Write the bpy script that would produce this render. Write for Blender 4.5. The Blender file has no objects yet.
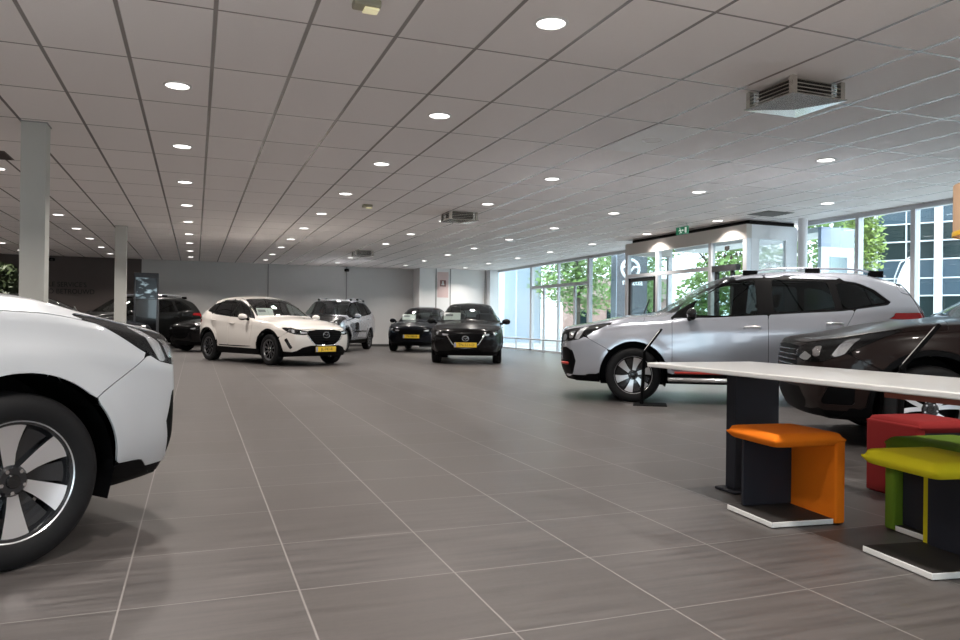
import bpy, bmesh, math, random
import numpy as np
from mathutils import Matrix, Vector
random.seed(7)
SC = bpy.context.scene
COL = SC.collection

# ------------------------------------------------------------------ camera, world, exposure
EYE = 0.99
cam_data = bpy.data.cameras.new('camera')
cam_data.sensor_width = 36.0
cam_data.lens = 750.13 / 960 * 36.0
cam_data.clip_start = 0.05
cam = bpy.data.objects.new('camera', cam_data)
COL.objects.link(cam)
def _cam_matrix(yaw, pitch, roll):
    cr, sr = math.cos(roll), math.sin(roll)
    cp, sp = math.cos(pitch), math.sin(pitch)
    cy, sy = math.cos(yaw), math.sin(yaw)
    R = Matrix(((cy, sy, 0), (-sy, cy, 0), (0, 0, 1))) @ Matrix(((1, 0, 0), (0, cp, -sp), (0, sp, cp))) @ Matrix(((cr, 0, sr), (0, 1, 0), (-sr, 0, cr)))
    right, fwd, up = R.col[0], R.col[1], R.col[2]
    return Matrix(((right[0], up[0], -fwd[0]), (right[1], up[1], -fwd[1]), (right[2], up[2], -fwd[2]))).to_4x4()
CM = _cam_matrix(0.3626, 0.0024, -0.0127)
cam.matrix_world = Matrix.Translation((0, 0, EYE)) @ CM
SC.camera = cam

world = bpy.data.worlds.new('sky')
SC.world = world
world.use_nodes = True
_bg = world.node_tree.nodes['Background']
_bg.inputs[0].default_value = (0.86, 0.94, 1.0, 1)
_bg.inputs[1].default_value = 4.3
SC.view_settings.view_transform = 'Standard'
SC.view_settings.look = 'None'
SC.view_settings.gamma = 1
SC.view_settings.use_curve_mapping = False
SC.view_settings.exposure = 0.28
LAMP_W = 28.0

# ------------------------------------------------------------------ materials
MATS = {}
def mat(name, col=(0.8, 0.8, 0.8), rough=0.5, metal=0.0, coat=0.0, spec=0.5, emit=None, emit_s=0.0, coat_rough=0.03, sheen=0.0):
    if name in MATS: return MATS[name]
    m = bpy.data.materials.new(name); m.use_nodes = True
    b = m.node_tree.nodes['Principled BSDF']
    b.inputs['Base Color'].default_value = (*col, 1)
    b.inputs['Roughness'].default_value = rough
    b.inputs['Metallic'].default_value = metal
    b.inputs['Coat Weight'].default_value = coat
    b.inputs['Coat Roughness'].default_value = coat_rough
    b.inputs['Specular IOR Level'].default_value = spec
    b.inputs['Sheen Weight'].default_value = sheen
    if emit:
        b.inputs['Emission Color'].default_value = (*emit, 1)
        b.inputs['Emission Strength'].default_value = emit_s
    MATS[name] = m
    return m
def nodes(m): return m.node_tree.nodes, m.node_tree.links
def noise_mat(name, c1, c2, scale=20, rough=0.6, stretch=(1, 1, 1), bump=0.0, detail=4, metal=0, coat=0, spec=0.5):
    """Principled material whose colour wanders between two tones."""
    m = mat(name, c1, rough, metal, coat, spec)
    n, l = nodes(m); b = n['Principled BSDF']
    tc = n.new('ShaderNodeTexCoord'); mp = n.new('ShaderNodeMapping'); mp.inputs['Scale'].default_value = stretch
    nt = n.new('ShaderNodeTexNoise'); nt.inputs['Scale'].default_value = scale; nt.inputs['Detail'].default_value = detail
    mx = n.new('ShaderNodeMix'); mx.data_type = 'RGBA'
    mx.inputs[6].default_value = (*c1, 1); mx.inputs[7].default_value = (*c2, 1)
    l.new(tc.outputs['Object'], mp.inputs[0]); l.new(mp.outputs[0], nt.inputs['Vector'])
    l.new(nt.outputs[0], mx.inputs[0]); l.new(mx.outputs[2], b.inputs['Base Color'])
    if bump:
        bp = n.new('ShaderNodeBump'); bp.inputs['Strength'].default_value = bump; bp.inputs['Distance'].default_value = 0.003
        l.new(nt.outputs[0], bp.inputs['Height']); l.new(bp.outputs[0], b.inputs['Normal'])
    return m
def glass_mat(name, tint, refl=0.06, rough=0.0, top=0.75):
    """Thin pane: tinted transparency plus a Fresnel reflection."""
    if name in MATS: return MATS[name]
    m = bpy.data.materials.new(name); m.use_nodes = True
    n, l = nodes(m); n.remove(n['Principled BSDF'])
    t = n.new('ShaderNodeBsdfTransparent'); t.inputs[0].default_value = (*tint, 1)
    g = n.new('ShaderNodeBsdfGlossy'); g.inputs['Roughness'].default_value = rough; g.inputs[0].default_value = (0.95, 0.97, 1, 1)
    lw = n.new('ShaderNodeLayerWeight'); lw.inputs[0].default_value = 0.35
    mr = n.new('ShaderNodeMapRange'); mr.inputs[3].default_value = refl; mr.inputs[4].default_value = top
    pw = n.new('ShaderNodeMath'); pw.operation = 'POWER'; pw.inputs[1].default_value = 2.5
    mx = n.new('ShaderNodeMixShader')
    l.new(lw.outputs['Facing'], pw.inputs[0]); l.new(pw.outputs[0], mr.inputs[0]); l.new(mr.outputs[0], mx.inputs[0])
    l.new(t.outputs[0], mx.inputs[1]); l.new(g.outputs[0], mx.inputs[2]); l.new(mx.outputs[0], n['Material Output'].inputs[0])
    MATS[name] = m
    return m
def line_mask(n, l, sock, origin, period, width, soft):
    """1 on grid lines at origin + k*period along one coordinate."""
    s = n.new('ShaderNodeMath'); s.operation = 'SUBTRACT'; s.inputs[1].default_value = origin; l.new(sock, s.inputs[0])
    p = n.new('ShaderNodeMath'); p.operation = 'PINGPONG'; p.inputs[1].default_value = period / 2; l.new(s.outputs[0], p.inputs[0])
    r = n.new('ShaderNodeMapRange'); r.inputs[1].default_value = width / 2 - soft; r.inputs[2].default_value = width / 2 + soft
    r.inputs[3].default_value = 1; r.inputs[4].default_value = 0; l.new(p.outputs[0], r.inputs[0])
    return r.outputs[0]
def math_node(n, l, op, a, b=None):
    k = n.new('ShaderNodeMath'); k.operation = op
    for i, v in enumerate((a, b)):
        if v is None: continue
        if isinstance(v, (int, float)): k.inputs[i].default_value = v
        else: l.new(v, k.inputs[i])
    return k.outputs[0]
def mix_col(n, l, f, a, b):
    k = n.new('ShaderNodeMix'); k.data_type = 'RGBA'
    for i, v in ((0, f), (6, a), (7, b)):
        if isinstance(v, (int, float)): k.inputs[i].default_value = v
        elif isinstance(v, tuple): k.inputs[i].default_value = (*v, 1)
        else: l.new(v, k.inputs[i])
    return k.outputs[2]

def floor_material():
    m = mat('floor_tiles', (0.13, 0.12, 0.115), 0.4)
    n, l = nodes(m); b = n['Principled BSDF']
    tc = n.new('ShaderNodeTexCoord'); sp = n.new('ShaderNodeSeparateXYZ'); l.new(tc.outputs['Object'], sp.inputs[0])
    gx = line_mask(n, l, sp.outputs[0], -0.2318, 0.6, 0.0065, 0.0012)
    gy = line_mask(n, l, sp.outputs[1], 3.4003, 0.6, 0.005, 0.0012)
    g = math_node(n, l, 'MAXIMUM', gx, gy)
    mp = n.new('ShaderNodeMapping'); mp.inputs['Scale'].default_value = (0.55, 7.0, 1); l.new(tc.outputs['Object'], mp.inputs[0])
    n1 = n.new('ShaderNodeTexNoise'); n1.inputs['Scale'].default_value = 3.2; n1.inputs['Detail'].default_value = 7; n1.inputs['Roughness'].default_value = 0.62; l.new(mp.outputs[0], n1.inputs['Vector'])
    # each tile has its own tone
    fx = math_node(n, l, 'FLOOR', math_node(n, l, 'DIVIDE', math_node(n, l, 'SUBTRACT', sp.outputs[0], -0.2318), 0.6))
    fy = math_node(n, l, 'FLOOR', math_node(n, l, 'DIVIDE', math_node(n, l, 'SUBTRACT', sp.outputs[1], 3.4003), 0.6))
    cb = n.new('ShaderNodeCombineXYZ'); l.new(fx, cb.inputs[0]); l.new(fy, cb.inputs[1])
    wn = n.new('ShaderNodeTexWhiteNoise'); l.new(cb.outputs[0], wn.inputs[0])
    rm = n.new('ShaderNodeMapRange'); rm.inputs[1].default_value = 0.28; rm.inputs[2].default_value = 0.72; l.new(n1.outputs[0], rm.inputs[0])
    base = mix_col(n, l, rm.outputs[0], (0.032, 0.0285, 0.0275), (0.106, 0.096, 0.093))
    tone = mix_col(n, l, math_node(n, l, 'MULTIPLY', wn.outputs[0], 0.5), base, (0.060, 0.052, 0.048))
    n2 = n.new('ShaderNodeTexNoise'); n2.inputs['Scale'].default_value = 45; n2.inputs['Detail'].default_value = 3; l.new(tc.outputs['Object'], n2.inputs['Vector'])
    tone2 = mix_col(n, l, math_node(n, l, 'MULTIPLY', n2.outputs[0], 0.25), tone, (0.125, 0.114, 0.111))
    l.new(mix_col(n, l, g, tone2, (0.20, 0.185, 0.178)), b.inputs['Base Color'])
    rr = n.new('ShaderNodeMapRange'); rr.inputs[3].default_value = 0.34; rr.inputs[4].default_value = 0.48; l.new(n1.outputs[0], rr.inputs[0])
    l.new(rr.outputs[0], b.inputs['Roughness'])
    bp = n.new('ShaderNodeBump'); bp.inputs['Strength'].default_value = 0.25; bp.inputs['Distance'].default_value = 0.002
    h = math_node(n, l, 'SUBTRACT', math_node(n, l, 'MULTIPLY', n1.outputs[0], 0.3), g)
    l.new(h, bp.inputs['Height']); l.new(bp.outputs[0], b.inputs['Normal'])
    return m
def ceiling_material():
    m = mat('ceiling_tiles', (0.6, 0.57, 0.56), 0.85)
    n, l = nodes(m); b = n['Principled BSDF']
    tc = n.new('ShaderNodeTexCoord'); sp = n.new('ShaderNodeSeparateXYZ'); l.new(tc.outputs['Object'], sp.inputs[0])
    gx = line_mask(n, l, sp.outputs[0], -1.1011, 0.6, 0.030, 0.003)
    gy = line_mask(n, l, sp.outputs[1], 5.1727, 1.2, 0.020, 0.002)
    g = math_node(n, l, 'MAXIMUM', gx, gy)
    fx = math_node(n, l, 'FLOOR', math_node(n, l, 'DIVIDE', math_node(n, l, 'SUBTRACT', sp.outputs[0], -1.1011), 0.6))
    fy = math_node(n, l, 'FLOOR', math_node(n, l, 'DIVIDE', math_node(n, l, 'SUBTRACT', sp.outputs[1], 5.1727), 1.2))
    cb = n.new('ShaderNodeCombineXYZ'); l.new(fx, cb.inputs[0]); l.new(fy, cb.inputs[1])
    wn = n.new('ShaderNodeTexWhiteNoise'); l.new(cb.outputs[0], wn.inputs[0])
    tone = mix_col(n, l, wn.outputs[0], (0.86, 0.82, 0.81), (0.90, 0.86, 0.85))
    l.new(mix_col(n, l, g, tone, (0.28, 0.255, 0.25)), b.inputs['Base Color'])
    rg = n.new('ShaderNodeMapRange'); rg.inputs[3].default_value = 0.75; rg.inputs[4].default_value = 0.20; l.new(g, rg.inputs[0])
    l.new(rg.outputs[0], b.inputs['Roughness'])
    bp = n.new('ShaderNodeBump'); bp.inputs['Strength'].default_value = 0.1; bp.inputs['Distance'].default_value = 0.002
    nz = n.new('ShaderNodeTexNoise'); nz.inputs['Scale'].default_value = 160; l.new(tc.outputs['Object'], nz.inputs['Vector'])
    l.new(nz.outputs[0], bp.inputs['Height']); l.new(bp.outputs[0], b.inputs['Normal'])
    return m

M_BLACK = mat('black_plastic', (0.004, 0.004, 0.0045), 0.5, spec=0.06)
M_BLACKGLOSS = mat('gloss_black', (0.006, 0.006, 0.007), 0.12, coat=0.6)
M_RUBBER = noise_mat('tyre_rubber', (0.008, 0.008, 0.009), (0.013, 0.013, 0.014), 60, 0.62, spec=0.2)
M_SILVER = mat('machined_alloy', (0.78, 0.78, 0.80), 0.28, 0.85)
M_GREYALLOY = mat('grey_alloy', (0.20, 0.20, 0.21), 0.3, 0.8)
M_CHROME = mat('chrome', (0.86, 0.86, 0.88), 0.08, 1.0)
M_DARKALLOY = mat('dark_alloy', (0.02, 0.021, 0.024), 0.18, 0.3, 0.7)
M_INTERIOR = mat('cabin_trim', (0.018, 0.018, 0.02), 0.8)
M_WHITEPAINT = mat('pearl_white_paint', (0.51, 0.53, 0.56), 0.32, 0.0, 1.0)
M_CREAMPAINT = mat('warm_white_paint', (0.74, 0.70, 0.66), 0.3, 0.0, 1.0)
M_SILVERPAINT = mat('ice_silver_paint', (0.55, 0.58, 0.65), 0.26, 0.6, 1.0)
M_BROWNPAINT = mat('dark_brown_paint', (0.017, 0.010, 0.009), 0.28, 0.0, 0.28, spec=0.12)
M_BLACKPAINT = mat('jet_black_paint', (0.006, 0.0055, 0.006), 0.25, 0.0, 0.3, spec=0.1)
M_NAVYPAINT = mat('blue_black_paint', (0.005, 0.006, 0.009), 0.25, 0.0, 0.3, spec=0.1)
M_GREENBLACK = mat('grey_black_paint', (0.007, 0.0075, 0.0075), 0.3, 0.0, 0.5, spec=0.2)
M_GLASS = glass_mat('car_window_glass', (0.62, 0.70, 0.68), 0.05)
M_WSGLASS = glass_mat('windscreen_glass', (0.68, 0.74, 0.72), 0.05)
M_PRIVACY = glass_mat('privacy_glass', (0.10, 0.11, 0.11), 0.05)
M_LENS = glass_mat('lamp_lens', (0.96, 0.97, 0.98), 0.04, 0.0, 0.30)
M_LAMPCHROME = noise_mat('lamp_reflector', (0.16, 0.165, 0.17), (0.95, 0.96, 0.98), 26, 0.25, (1, 1, .18), 0, 2, .6)
M_REDLENS = mat('red_lens', (0.35, 0.012, 0.015), 0.15, coat=0.8)
M_AMBER = mat('amber_lens', (0.6, 0.2, 0.02), 0.2, coat=0.8)
M_REDTRIM = mat('red_trim', (0.42, 0.035, 0.025), 0.4)
M_YELLOW = mat('plate_yellow', (0.80, 0.52, 0.03), 0.45)
M_PLATEBLUE = mat('plate_blue', (0.25, 0.32, 0.55), 0.45)
M_PAPER = mat('paper_white', (0.82, 0.82, 0.80), 0.7)
M_INK = mat('printed_ink', (0.015, 0.014, 0.014), 0.6)

# ------------------------------------------------------------------ object helpers
def link(o, parent=None):
    COL.objects.link(o)
    if parent is not None: o.parent = parent
    return o
def tag(o, label=None, cat=None, group=None, kind=None):
    if label: o['label'] = label
    if cat: o['category'] = cat
    if group: o['group'] = group
    if kind: o['kind'] = kind
    return o
def thing(name, label, cat, loc=(0, 0, 0), rz=0.0, group=None):
    o = bpy.data.objects.new(name, None); o.empty_display_size = 0.1
    o.location = loc; o.rotation_euler = (0, 0, rz)
    return tag(link(o), label, cat, group)
def obj(name, verts, faces, mats, parent=None, smooth=False, fm=None, angle=None):
    me = bpy.data.meshes.new(name)
    me.from_pydata([tuple(map(float, v)) for v in verts], [], [tuple(int(i) for i in f) for f in faces])
    if not isinstance(mats, (list, tuple)): mats = [mats]
    for m in mats: me.materials.append(m)
    if fm is not None: me.polygons.foreach_set('material_index', list(fm))
    if smooth: me.polygons.foreach_set('use_smooth', [True] * len(me.polygons))
    me.update()
    if angle is not None:
        try: me.set_sharp_from_angle(angle=math.radians(angle))
        except Exception: pass
    return link(bpy.data.objects.new(name, me), parent)
class MB:
    """Collects shapes and links them as ONE mesh object."""
    def __init__(s): s.v = []; s.f = []; s.m = []
    def add(s, v, f, mi=0):
        b = len(s.v); s.v += [tuple(p) for p in v]; s.f += [tuple(i + b for i in q) for q in f]; s.m += [mi] * len(f); return s
    def box(s, x0, y0, z0, x1, y1, z1, mi=0, M=None):
        v = [(x, y, z) for z in (z0, z1) for y in (y0, y1) for x in (x0, x1)]
        if M is not None: v = [tuple(M @ Vector(p)) for p in v]
        return s.add(v, [(0, 2, 3, 1), (4, 5, 7, 6), (0, 1, 5, 4), (2, 6, 7, 3), (0, 4, 6, 2), (1, 3, 7, 5)], mi)
    def bbox(s, x0, y0, z0, x1, y1, z1, r=0.01, seg=2, mi=0, M=None):
        bm = bmesh.new(); bmesh.ops.create_cube(bm, size=1)
        bmesh.ops.scale(bm, vec=(x1 - x0, y1 - y0, z1 - z0), verts=bm.verts)
        bmesh.ops.translate(bm, vec=((x0 + x1) / 2, (y0 + y1) / 2, (z0 + z1) / 2), verts=bm.verts)
        bmesh.ops.bevel(bm, geom=bm.edges[:], offset=r, segments=seg, profile=0.5, affect='EDGES')
        bm.verts.index_update()
        v = [(M @ q.co if M is not None else q.co)[:] for q in bm.verts]; f = [[w.index for w in q.verts] for q in bm.faces]; bm.free()
        return s.add(v, f, mi)
    def tube(s, pts, r, seg=8, mi=0, caps=True):
        pts = [Vector(p) for p in pts]; rs = r if isinstance(r, (list, tuple)) else [r] * len(pts)
        v = []; f = []; prev = None
        for i, p in enumerate(pts):
            d = (pts[min(i + 1, len(pts) - 1)] - pts[max(i - 1, 0)]).normalized()
            a = prev if prev is not None else (Vector((0, 0, 1)) if abs(d.z) < 0.9 else Vector((1, 0, 0)))
            a = (a - d * a.dot(d)).normalized(); prev = a; b = d.cross(a)
            for k in range(seg):
                t = 2 * math.pi * k / seg; v.append(p + (a * math.cos(t) + b * math.sin(t)) * rs[i])
        for i in range(len(pts) - 1):
            for k in range(seg):
                k2 = (k + 1) % seg; f.append((i * seg + k, i * seg + k2, (i + 1) * seg + k2, (i + 1) * seg + k))
        if caps: f.append(tuple(range(seg))[::-1]); f.append(tuple((len(pts) - 1) * seg + k for k in range(seg)))
        return s.add(v, f, mi)
    def lathe(s, prof, seg=32, axis='z', mi=0, M=None, cap=False):
        v = []; f = []; n = len(prof)
        for k in range(seg):
            t = 2 * math.pi * k / seg; c, q = math.cos(t), math.sin(t)
            for r, h in prof:
                p = (r * c, r * q, h) if axis == 'z' else (r * c, h, r * q)
                v.append(tuple(M @ Vector(p)) if M is not None else p)
        for k in range(seg):
            k2 = (k + 1) % seg
            for i in range(n - 1):
                q = (k * n + i, k2 * n + i, k2 * n + i + 1, k * n + i + 1)
                f.append(q if axis == 'z' else q[::-1])
        if cap:
            f.append(tuple(k * n for k in range(seg))[::-1]); f.append(tuple(k * n + n - 1 for k in range(seg)))
        return s.add(v, f, mi)
    def prism(s, poly, h0, h1, axis='z', mi=0, M=None):
        n = len(poly); v = []
        for h in (h0, h1):
            for a, b in poly:
                p = {'z': (a, b, h), 'y': (a, h, b), 'x': (h, a, b)}[axis]
                v.append(tuple(M @ Vector(p)) if M is not None else p)
        f = [tuple(range(n))[::-1], tuple(range(n, 2 * n))] + [(i, (i + 1) % n, n + (i + 1) % n, n + i) for i in range(n)]
        return s.add(v, f, mi)
    def build(s, name, mats, parent=None, smooth=False, angle=None):
        o = obj(name, s.v, s.f, mats, parent, smooth, s.m, angle)
        bm = bmesh.new(); bm.from_mesh(o.data); bmesh.ops.recalc_face_normals(bm, faces=bm.faces); bm.to_mesh(o.data); bm.free()
        return o
def struct(o): o['kind'] = 'structure'; return o
def text_obj(name, body, size, M, m, parent=None, extrude=0.001, align='CENTER', xs=1.0):
    """Lettering turned into an ordinary mesh."""
    c = bpy.data.curves.new(name, 'FONT'); c.body = body; c.size = size; c.extrude = extrude; c.align_x = align; c.align_y = 'CENTER'
    tmp = bpy.data.objects.new(name + '_curve', c); me = tmp.to_mesh().copy(); tmp.to_mesh_clear()
    bpy.data.objects.remove(tmp); bpy.data.curves.remove(c)
    me.name = name; me.materials.clear(); me.materials.append(m)
    o = bpy.data.objects.new(name, me); COL.objects.link(o)
    if parent is not None: o.parent = parent
    o.matrix_basis = M
    return o
def face_matrix(origin, normal, up=(0, 0, 1)):
    """Matrix whose +Z is the given normal and +Y is up: for text and plates."""
    z = Vector(normal).normalized(); x = Vector(up).cross(z).normalized(); y = z.cross(x)
    return Matrix(((x[0], y[0], z[0], origin[0]), (x[1], y[1], z[1], origin[1]), (x[2], y[2], z[2], origin[2]), (0, 0, 0, 1)))
# ------------------------------------------------------------------ car bodies
def pchip(pts):
    pts = sorted(pts); x = np.array([p[0] for p in pts], float); y = np.array([p[1] for p in pts], float)
    h = np.diff(x); d = np.diff(y) / h; m = np.zeros_like(x)
    m[0], m[-1] = d[0], d[-1]
    for i in range(1, len(x) - 1):
        if d[i - 1] * d[i] > 0:
            w1, w2 = 2 * h[i] + h[i - 1], h[i] + 2 * h[i - 1]
            m[i] = (w1 + w2) / (w1 / d[i - 1] + w2 / d[i])
    def f(q):
        q = np.clip(np.asarray(q, float), x[0], x[-1]); i = np.clip(np.searchsorted(x, q) - 1, 0, len(h) - 1)
        t = (q - x[i]) / h[i]; t2, t3 = t * t, t * t * t
        return (2 * t3 - 3 * t2 + 1) * y[i] + (t3 - 2 * t2 + t) * h[i] * m[i] + (-2 * t3 + 3 * t2) * y[i + 1] + (t3 - t2) * h[i] * m[i + 1]
    return f
def poly(px, pz, pts):
    """Signed distance to a polygon, positive inside."""
    pts = np.array(pts, float); n = len(pts); d = np.full(px.shape, 1e9); ins = np.zeros(px.shape, bool)
    for i in range(n):
        a = pts[i]; b = pts[(i + 1) % n]; e = b - a; wx = px - a[0]; wz = pz - a[1]
        t = np.clip((wx * e[0] + wz * e[1]) / max(e @ e, 1e-12), 0, 1)
        d = np.minimum(d, np.hypot(wx - e[0] * t, wz - e[1] * t))
        c = (a[1] <= pz) != (b[1] <= pz)
        with np.errstate(divide='ignore', invalid='ignore'):
            xi = a[0] + (pz - a[1]) / (b[1] - a[1] if b[1] != a[1] else 1e-12) * e[0]
        ins ^= c & (px < xi)
    return np.where(ins, d, -d)
def clip_mesh(V, F, s):
    """Keep the part of a quad mesh where s >= 0; edges are cut where s crosses zero."""
    inside = s >= 0; cnt = inside[F].sum(1)
    out = [tuple(q) for q in F[cnt == 4].tolist()]
    newv = []; cache = {}; base = len(V)
    for q in F[(cnt > 0) & (cnt < 4)].tolist():
        p = []
        for k in range(4):
            a, b = q[k], q[(k + 1) % 4]
            if inside[a]: p.append(a)
            if inside[a] != inside[b]:
                key = (a, b) if a < b else (b, a)
                if key not in cache:
                    i, j = key; t = s[i] / (s[i] - s[j]); cache[key] = base + len(newv); newv.append((i, j, t))
                p.append(cache[key])
        r = [p[i] for i in range(len(p)) if p[i] != p[i - 1]]
        if len(r) >= 3: out.append(tuple(r))
    if newv:
        nv = np.array(newv); i = nv[:, 0].astype(int); j = nv[:, 1].astype(int); t = nv[:, 2:3]
    else: i = j = np.zeros(0, int); t = np.zeros((0, 1))
    return out, i, j, t
class Shell:
    def __init__(s, S):
        s.S = S; n0, n1 = S['nose'], S['tail']; g = {k: pchip(S[k]) for k in ('zb', 'zt', 'zs', 'w', 'wt', 'cr', 'bow', 'ws')}
        nst = S.get('nst', 96); xs = np.linspace(n1, n0, nst)
        xs = np.concatenate([xs[(xs > n1 + .205) & (xs < n0 - .255)], np.linspace(n0 - .25, n0, 12), np.linspace(n1, n1 + .2, 9)]); xs.sort()
        xs = xs[np.concatenate([[True], np.diff(xs) > .008])]
        half = []
        nb, ns, nu, nc, nt = 4, S.get('nside', 18), 8, 6, 9
        for x in xs:
            zb, zt, zs, w, wt, cr, ws = (float(g[k](x)) for k in ('zb', 'zt', 'zs', 'w', 'wt', 'cr', 'ws'))
            p = [(0.93 * w * k / nb, zb) for k in range(nb)]
            for k in range(ns):
                q = k / (ns - 1); y = w
                if q < .5: y = w * (1 - S.get('tuck', .075) * (1 - q / .5) ** 2.2)
                else: y = w - (w - ws) * ((q - .5) / .5) ** 2.0
                z = zb + (zs - zb) * q
                y += S.get('crease', .006) * math.exp(-((q - S.get('cq', .80)) / .055) ** 2)
                p.append((y, z))
            c = np.array((wt, zt - cr)); b0 = np.array((ws, zs)); A = b0 + (c - b0) * .84; yB = wt * .84; B = np.array((yB, zt - cr * (yB / wt) ** 2 * .86))
            for k in range(1, nu): p.append(tuple(b0 + (A - b0) * k / (nu - 1)))
            for k in range(1, nc):
                t = k / (nc - 1); p.append(tuple((1 - t) ** 2 * A + 2 * t * (1 - t) * c + t * t * B))
            for k in range(1, nt):
                y = yB * (1 - k / (nt - 1)); p.append((y, zt - cr * (y / wt) ** 2 * .86))
            half.append(p)
        H = np.array(half); m = H.shape[1]
        ring = np.concatenate([H, (H[:, 1:-1] * np.array((-1, 1)))[:, ::-1]], 1); R = ring.shape[1]
        X = np.repeat(xs[:, None], R, 1); Yy = ring[..., 0]; Z = ring[..., 1]
        s.np_ = pchip(S['nprof']); s.tp_ = pchip(S['tprof'])
        def deform(X, Y, Z):
            X = X.copy(); f0, r0 = S.get('f0', .12), S.get('r0', -S['WB'] - .15)
            a = X > f0; X[a] = f0 + (X[a] - f0) / (n0 - f0) * (s.N(Y[a], Z[a]) - f0)
            a = X < r0; X[a] = r0 + (X[a] - r0) / (n1 - r0) * (s.T(Y[a], Z[a]) - r0)
            return X - g['bow'](X) * Y ** 2
        V = [np.stack([deform(X, Yy, Z), Yy, Z], -1).reshape(-1, 3)]
        F = []
        for i in range(len(xs) - 1):
            k = np.arange(R); k2 = (k + 1) % R
            F.append(np.stack([i * R + k, i * R + k2, (i + 1) * R + k2, (i + 1) * R + k], 1))
        base = len(xs) * R
        for end, row in ((0, 0), (1, len(xs) - 1)):
            ry, rz = ring[row, :, 0], ring[row, :, 1]; zc = (rz.min() + rz.max()) / 2; nk = 16; prev = row * R
            for q in range(1, nk):
                kf = 1 - q / nk * .985; y = ry * kf; z = zc + (rz - zc) * kf
                x = (s.N if end else s.T)(y, z)
                x = x - g['bow'](x) * y ** 2
                V.append(np.stack([x, y, z], 1)); k = np.arange(R); k2 = (k + 1) % R
                q4 = np.stack([prev + k, prev + k2, base + k2, base + k], 1)
                F.append(q4 if end else q4)
                prev = base; base += R
        s.V = np.concatenate(V); s.F = np.concatenate(F)
        # flares over the wheels
        x, y, z = s.V.T
        for ax in (0, -S['WB']):
            d = np.hypot(x - ax, z - S['wr']); fl = S.get('flare', .012) * np.exp(-((d - S['ra'] - .02) / .07) ** 2) * np.clip((np.abs(y) - .6) / .12, 0, 1) * np.clip((z - .3) / .06, 0, 1)
            s.V[:, 1] += np.sign(y) * fl
        fn = np.cross(s.V[s.F[:, 2]] - s.V[s.F[:, 0]], s.V[s.F[:, 3]] - s.V[s.F[:, 1]])
        N = np.zeros_like(s.V)
        for k in range(4): np.add.at(N, s.F[:, k], fn)
        N /= np.linalg.norm(N, axis=1, keepdims=True) + 1e-12
        # make the normals point outwards
        cen = np.array((-S['WB'] / 2, 0, .8)); 
        if ((s.V - cen) * N).sum() < 0: N = -N; s.F = s.F[:, ::-1]
        s.Nn = N; s.x, s.y, s.z = s.V.T; s.ay = np.abs(s.y); s.a = s.ay - s.x
        ax = -S['WB']; A = np.minimum(np.hypot(s.x, s.z - S['wr']), np.hypot(s.x - ax, s.z - S['wr'])) - S['ra']
        s.arch = np.maximum(A, .5 - s.ay); s.archd = A
    def N(s, y, z): return s.np_(z) - s.S['nplan'][0] * (np.abs(y) / s.S['W']) ** s.S['nplan'][1]
    def T(s, y, z): return s.tp_(z) + s.S['tplan'][0] * (np.abs(y) / s.S['W']) ** s.S['tplan'][1]
    def panel(s, name, field, off, mats, parent, depth=.014, smooth=True):
        f, i, j, t = clip_mesh(s.V, s.F, field)
        if not f: return None
        V = s.V + s.Nn * off; n = s.Nn
        V = np.concatenate([V, V[i] * (1 - t) + V[j] * t]); n = np.concatenate([n, n[i] * (1 - t) + n[j] * t])
        used = sorted({k for q in f for k in q}); mp = {k: q for q, k in enumerate(used)}
        f = [tuple(mp[k] for k in q) for q in f]; V = V[used]; n = n[used]
        verts = V.tolist()
        if depth:
            ec = {}
            for q in f:
                for k in range(len(q)):
                    e = (q[k], q[(k + 1) % len(q)]); ec[e] = 1
            bd = [e for e in ec if (e[1], e[0]) not in ec]; low = {}
            for e in bd:
                for k in e:
                    if k not in low: low[k] = len(verts); verts.append((V[k] - n[k] * depth).tolist())
            # the rim gets its own vertices so that the panel keeps a crisp edge
            top = {}
            for e in bd:
                for k in e:
                    if k not in top: top[k] = len(verts); verts.append(V[k].tolist())
            f = f + [(top[b], top[a], low[a], low[b]) for a, b in bd]
        return obj(name, verts, f, mats, parent, smooth)
def tyre_profile(R, rim, w):
    h = w / 2
    return [(rim - .012, -h * .72), (rim + .004, -h * .86), (rim + .02, -h * .93), (rim + (R - rim) * .45, -h * 1.0), (R - .028, -h * .95), (R - .008, -h * .82), (R, -h * .62),
            (R, -h * .38), (R - .008, -h * .36), (R - .008, -h * .30), (R, -h * .28), (R, -h * .06), (R - .008, -h * .04), (R - .008, h * .04), (R, h * .06),
            (R, h * .28), (R - .008, h * .30), (R - .008, h * .36), (R, h * .38), (R, h * .62), (R - .008, h * .82), (R - .028, h * .95), (rim + (R - rim) * .45, h), (rim + .02, h * .93), (rim + .004, h * .86), (rim - .012, h * .72)]
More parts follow.
